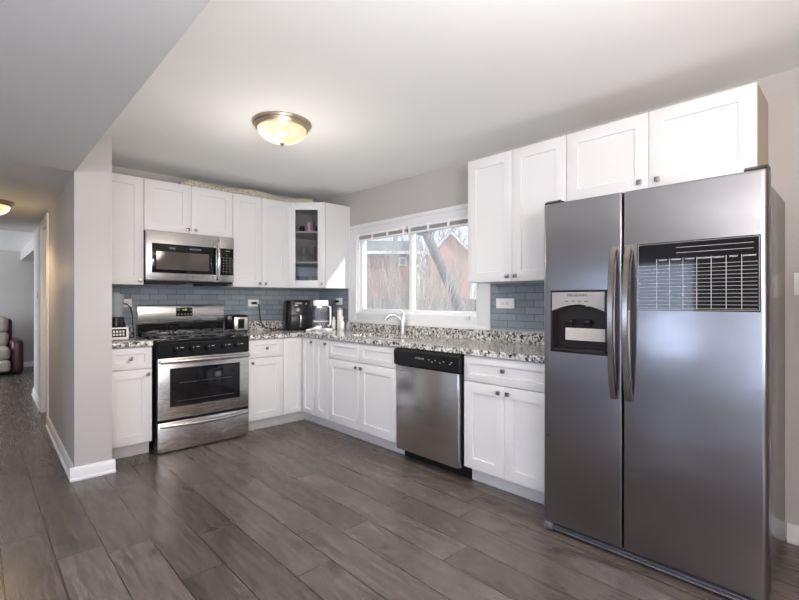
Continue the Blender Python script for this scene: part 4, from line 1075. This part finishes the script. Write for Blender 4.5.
m = MB(); m.box(-0.045, 0.015, -0.106, -0.0865, 0.235, 0.268, bev=0.006); m.build('spout', 'white_plastic', t)
m = MB(); m.box(-0.0815, 0.0815, -0.0815, -0.0795, 0.088, 0.094); m.build('level_band', 'white_plastic', t)

# electric toothbrush-like bottles and dispensers by the window
def bottle(name, label, loc, prof, mat, capp, cmat):
    t = thing(name, label, 'bottle', loc, 0, 'bottles beside the window')
    m = MB(); m.lathe(prof, seg=20); m.build('body', mat, t)
    m = MB(); m.lathe(capp, seg=18); m.build('cap', cmat, t)
    return t
t = bottle('canister', 'tall pale cylinder standing under the window-side outlet', (-0.085, -0.535, C1), [(0.032, 0), (0.034, 0.004), (0.034, 0.215), (0.030, 0.220)], 'offwhite', [(0.0345, 0.2205), (0.0345, 0.238), (0.030, 0.243)], 'silver_plastic')
bottle('soap_bottle', 'short white bottle right of the tall cylinder', (-0.135, -0.640, C1), [(0.024, 0), (0.026, 0.004), (0.026, 0.085), (0.012, 0.10)], 'white_plastic', [(0.011, 0.1005), (0.011, 0.128), (0.018, 0.128), (0.018, 0.138)], 'white_plastic')
bottle('dish_soap', 'short bottle with silver cap nearest the window trim', (-0.095, -0.705, C1), [(0.022, 0), (0.024, 0.004), (0.024, 0.07), (0.014, 0.085)], 'frosted', [(0.0135, 0.0855), (0.0135, 0.104), (0.008, 0.110)], 'silver_plastic')
bottle('lotion_bottle', 'small white bottle left of the tall cylinder', (-0.125, -0.472, C1), [(0.020, 0), (0.022, 0.004), (0.022, 0.095), (0.014, 0.112)], 'white_plastic', [(0.0135, 0.1125), (0.0135, 0.135), (0.009, 0.14)], 'white_plastic')
t = thing('charger', 'black plug charger with looping cord at the window-side outlet', 'charger', (-0.03, -0.415, C1))
m = MB(); m.tube([(0.018, 0.012, 0.312), (-0.022, 0.012, 0.312)], 0.014, 12); m.build('plug', 'black', t)
m = MB(); m.tube([(-0.022, 0.012, 0.312), (-0.040, 0.022, 0.306), (-0.046, 0.036, 0.27), (-0.046, 0.038, 0.20), (-0.045, 0.024, 0.12), (-0.044, 0.008, 0.05), (-0.042, -0.01, 0.005), (-0.034, -0.05, 0.0045)], 0.004, 8); m.build('cord', 'black', t)
t = thing('soap_tray', 'small white tray lying on worktop before the tall cylinder', 'tray', (-0.24, -0.52, C1), math.radians(15))
m = MB(); m.box(-0.055, 0.055, -0.035, 0.035, 0, 0.006, bev=0.002)
for b_ in ((-0.055, 0.055, -0.035, -0.031), (-0.055, 0.055, 0.031, 0.035), (-0.055, -0.051, -0.031, 0.031), (0.051, 0.055, -0.031, 0.031)): m.box(*b_, 0.006, 0.016)
m.build('dish', 'white_plastic', t)

# ------------------------------------------------------------------ woven roll on the wall cabinets
t = MB()
pts = []; rad = []
n = 40
for i in range(n + 1):
    u = i / n
    x = -1.66 + 1.36 * u
    y = -0.215 + 0.012 * math.sin(u * 9) - (0.0 if u < 0.75 else (u - 0.75) * 0.35)
    r = 0.042 + 0.006 * math.sin(u * 13 + 1)
    if u < 0.08: r *= 0.55 + u / 0.08 * 0.45
    pts.append((x, y, UZ1 + r * 0.98 + 0.003)); rad.append(r)
t.tube(pts, rad, 16)
tag(t.build('woven_garland', 'woven'), 'long beige woven roll lying on top of the wall cabinets', 'garland')

# ------------------------------------------------------------------ recliner in the far room
t = thing('recliner', 'tan recliner with burgundy leather arms in the far living room', 'armchair', (-2.90, 5.55, 0))
def soft(name, mat, *b, r=0.05): 
    m = MB(); m.box(*b, bev=r, seg=4); return m.build(name, mat, t)
soft('base', 'burgundy', -0.40, 0.40, -0.25, 0.42, 0.03, 0.24, r=0.03)
soft('arm', 'burgundy', 0.325, 0.485, -0.34, 0.44, 0.02, 0.57, r=0.055); soft('arm', 'burgundy', -0.485, -0.325, -0.34, 0.44, 0.02, 0.57, r=0.055)
soft('back_shell', 'burgundy', -0.40, 0.37, 0.30, 0.46, 0.30, 0.92, r=0.06)
soft('seat_cushion', 'tan', -0.315, 0.315, -0.38, 0.22, 0.26, 0.46, r=0.06); soft('footrest', 'tan', -0.315, 0.315, -0.40, -0.26, 0.06, 0.255, r=0.05)
soft('back_cushion', 'tan', -0.325, 0.315, 0.12, 0.31, 0.44, 0.70, r=0.07); soft('headrest', 'tan', -0.325, 0.315, 0.10, 0.31, 0.68, 0.96, r=0.08)
for x in (-0.34, 0.34):
    for y in (-0.2, 0.36):
        m = MB(); m.lathe([(0.025, 0.0), (0.025, 0.03)], x, y, 12); m.build('foot', 'black', t)

# ------------------------------------------------------------------ outside the window
S('ground', 'grass', (0.14, 40, -20, 40, -0.45, -0.35))
GZ = -0.35
def house(label, wmat, x, yc, w, depth, eave, ridge, gable, win=None, rz=0.0):
    t = thing('house', label, 'house', (x, yc, GZ), rz, 'neighbouring houses')
    e, r = eave - GZ, ridge - GZ; h = w / 2
    m = MB()
    if gable:   # gable end faces the kitchen (-x)
        bm = bmesh.new()
        ring = [(-h, 0), (h, 0), (h, e), (0, r), (-h, e)]
        a = [bm.verts.new((0, y, z)) for y, z in ring]; b = [bm.verts.new((depth, y, z)) for y, z in ring]
        bm.faces.new(a); bm.faces.new(b[::-1])
        for i in range(5): bm.faces.new((a[i], a[(i + 1) % 5], b[(i + 1) % 5], b[i]))
        m.merge(bm); m.build('wall', wmat, t)
        k = (r - e) / h
        for s in (-1, 1):
            m = MB(); o_ = 0.25
            m.bm.free(); m.bm = bmesh.new()
            q = [(0, r + 0.02), (s * (h + o_), e - k * o_ + 0.02), (s * (h + o_), e - k * o_ + 0.16), (0, r + 0.16)]
            m.profile([(y, z) for y, z in q], -0.25, depth + 0.25, 'X'); m.build('roof', 'shingle', t)
            m = MB(); m.profile([(0, r - 0.12), (s * (h + o_), e - k * o_ - 0.12), (s * (h + o_), e - k * o_ + 0.10), (0, r + 0.10)], -0.30, -0.251, 'X'); m.build('bargeboard', 'trim', t)
    else:       # eave faces the kitchen
        m.box(0, depth, -h, h, 0, e); m.build('wall', wmat, t)
        m = MB(); m.profile([(-0.35, e - 0.05), (depth / 2, r), (depth + 0.35, e - 0.05), (depth + 0.35, e + 0.08), (depth / 2, r + 0.15), (-0.35, e + 0.08)], -h - 0.3, h + 0.3, 'Y'); m.build('roof', 'shingle', t)
        B('gutter', 'trim', t, (-0.43, -0.351, -h - 0.3, h + 0.3, e - 0.06, e + 0.06))
    if win:
        y, z, ww, wh = win
        f = B('window', 'trim', t, (-0.04, 0.0, y - ww / 2, y - ww / 2 + 0.07, z, z + wh), (-0.04, 0.0, y + ww / 2 - 0.07, y + ww / 2, z, z + wh), (-0.04, 0.0, y - ww / 2 + 0.07, y + ww / 2 - 0.07, z + wh - 0.07, z + wh), (-0.04, 0.0, y - ww / 2 + 0.07, y + ww / 2 - 0.07, z, z + 0.07))
        B('pane', 'grey_plastic', f, (-0.02, 0.0, y - ww / 2 + 0.07, y + ww / 2 - 0.07, z + 0.07, z + wh - 0.07))
    return t
house('dark red brick house with grey roof seen through the left pane', 'brick_red', 9.19, 9.51, 3.2, 4.3, 3.19, 3.85, False, (-1.03, 3.03, 0.34, 0.36), math.radians(46))
house('pink gabled house with white trim seen through the right pane', 'brick_pink', 20.0, 14.6, 2.6, 4.0, 4.45, 5.75, True, None, math.radians(48))

t = thing('garden_fence', 'weathered grey board fence across the yard outside', 'fence', (6.6, 0, GZ))
m = MB(); y = -2.0; random.seed(5)
while y < 13.5:
    m.box(0, 0.022, y, y + 0.135, 0.05, 1.62 + random.uniform(-0.015, 0.015)); y += 0.142
m.build('boards', 'fence', t)
B('rail', 'fence', t, (0.0225, 0.07, -2, 13.5, 0.35, 0.44)); B('rail', 'fence', t, (0.0225, 0.07, -2, 13.5, 1.25, 1.34))

def twig_paths(m, p, d, L, r, depth, rnd, spread=0.5, up=0.25, kids=3):
    pts = [Vector(p)]; dd = Vector(d).normalized(); n = 4
    for i in range(n):
        dd = (dd + Vector((rnd.uniform(-1, 1), rnd.uniform(-1, 1), rnd.uniform(-0.6, 1))) * 0.16 + Vector((0, 0, up * 0.12))).normalized()
        pts.append(pts[-1] + dd * L / n)
    m.tube(pts, [r * (1 - 0.6 * i / n) for i in range(n + 1)], 5 if depth < 2 else 4)
    if depth > 0:
        for k in range(kids):
            i = rnd.randint(1, n); nd = (dd + Vector((rnd.uniform(-1, 1), rnd.uniform(-1, 1), rnd.uniform(-0.4, 0.9))) * spread).normalized()
            twig_paths(m, pts[i], nd, L * rnd.uniform(0.5, 0.75), r * 0.5, depth - 1, rnd, spread, up, kids)

t = thing('leaning_tree', 'bare tree with thick leaning grey trunk outside the right pane', 'tree', (4.0, 0.55, GZ))
m = MB(); m.tube([(0, -0.05, -0.02), (0, 0.12, 0.6), (0, 0.52, 1.5), (0, 0.97, 2.3), (0.05, 1.40, 2.95), (0.1, 1.75, 3.6), (0.1, 2.0, 4.4)], [0.17, 0.135, 0.115, 0.105, 0.10, 0.09, 0.07], 12); m.build('trunk', 'bark', t)
rnd = random.Random(11); m = MB()
for (p, d_) in (((0.05, 1.40, 2.95), (0, -1, 0.7)), ((0.1, 1.75, 3.6), (0.3, 0.9, 0.3)), ((0, 0.97, 2.3), (0.3, 0.7, 0.9)), ((0.1, 2.0, 4.4), (0, 0.6, 0.2)), ((0.1, 1.9, 4.0), (0, -0.8, 0.1)), ((0.05, 1.45, 3.0), (-0.2, 1, 0.25)), ((0.1, 1.75, 3.6), (0.1, -1, -0.1))):
    twig_paths(m, p, d_, 1.7, 0.035, 3, rnd, 0.9, 0.1, 4)
m.build('branches', 'bark', t)
def shrub(label, loc, n, h, seed, spread):
    rnd = random.Random(seed); m = MB()
    for i in range(n):
        a = rnd.uniform(0, 2 * PI); s = rnd.uniform(0.05, spread)
        twig_paths(m, (0.12 * math.cos(a) * rnd.random(), 0.12 * math.sin(a) * rnd.random(), 0), (math.cos(a) * s, math.sin(a) * s, 1), h * rnd.uniform(0.7, 1.05), 0.015, 2, rnd, 0.45, 0.6, 3)
    o = m.build('bare_shrub', 'twig'); o.location = loc
    return tag(o, label, 'shrub', 'bare shrubs outside the window')
shrub('bare pale shrub fanning up outside the left pane', (3.6, 3.25, GZ), 26, 2.1, 1, 0.6)
shrub('dense bare shrub outside between the two panes', (4.6, 3.2, GZ), 30, 1.9, 2, 0.5)
shrub('bare twiggy shrub beneath the leaning trunk outside', (3.0, 0.95, GZ), 28, 1.6, 3, 0.5)
shrub('tall bare shrub outside just right of the centre mullion', (5.2, 2.3, GZ), 34, 2.3, 4, 0.55)
shrub('low bare shrub outside the far left edge of the window', (3.2, 4.2, GZ), 24, 1.5, 5, 0.7)
# bare background tree behind the red house
t = thing('background_tree', 'bare tree with spreading twigs behind the houses', 'tree', (27.0, 22.5, GZ))
m = MB(); m.tube([(0, 0, 0), (0.05, 0.1, 2), (0, 0, 4)], [0.25, 0.2, 0.15], 10); m.build('trunk', 'bark', t)
rnd = random.Random(21); m = MB()
for i in range(9):
    a = 2 * PI * i / 9
    twig_paths(m, (0, 0, 2.6 + 0.16 * i), (math.cos(a), math.sin(a), 0.8), 3.6, 0.07, 3, rnd, 0.8, 0.3, 4)
m.build('branches', 'bark', t)
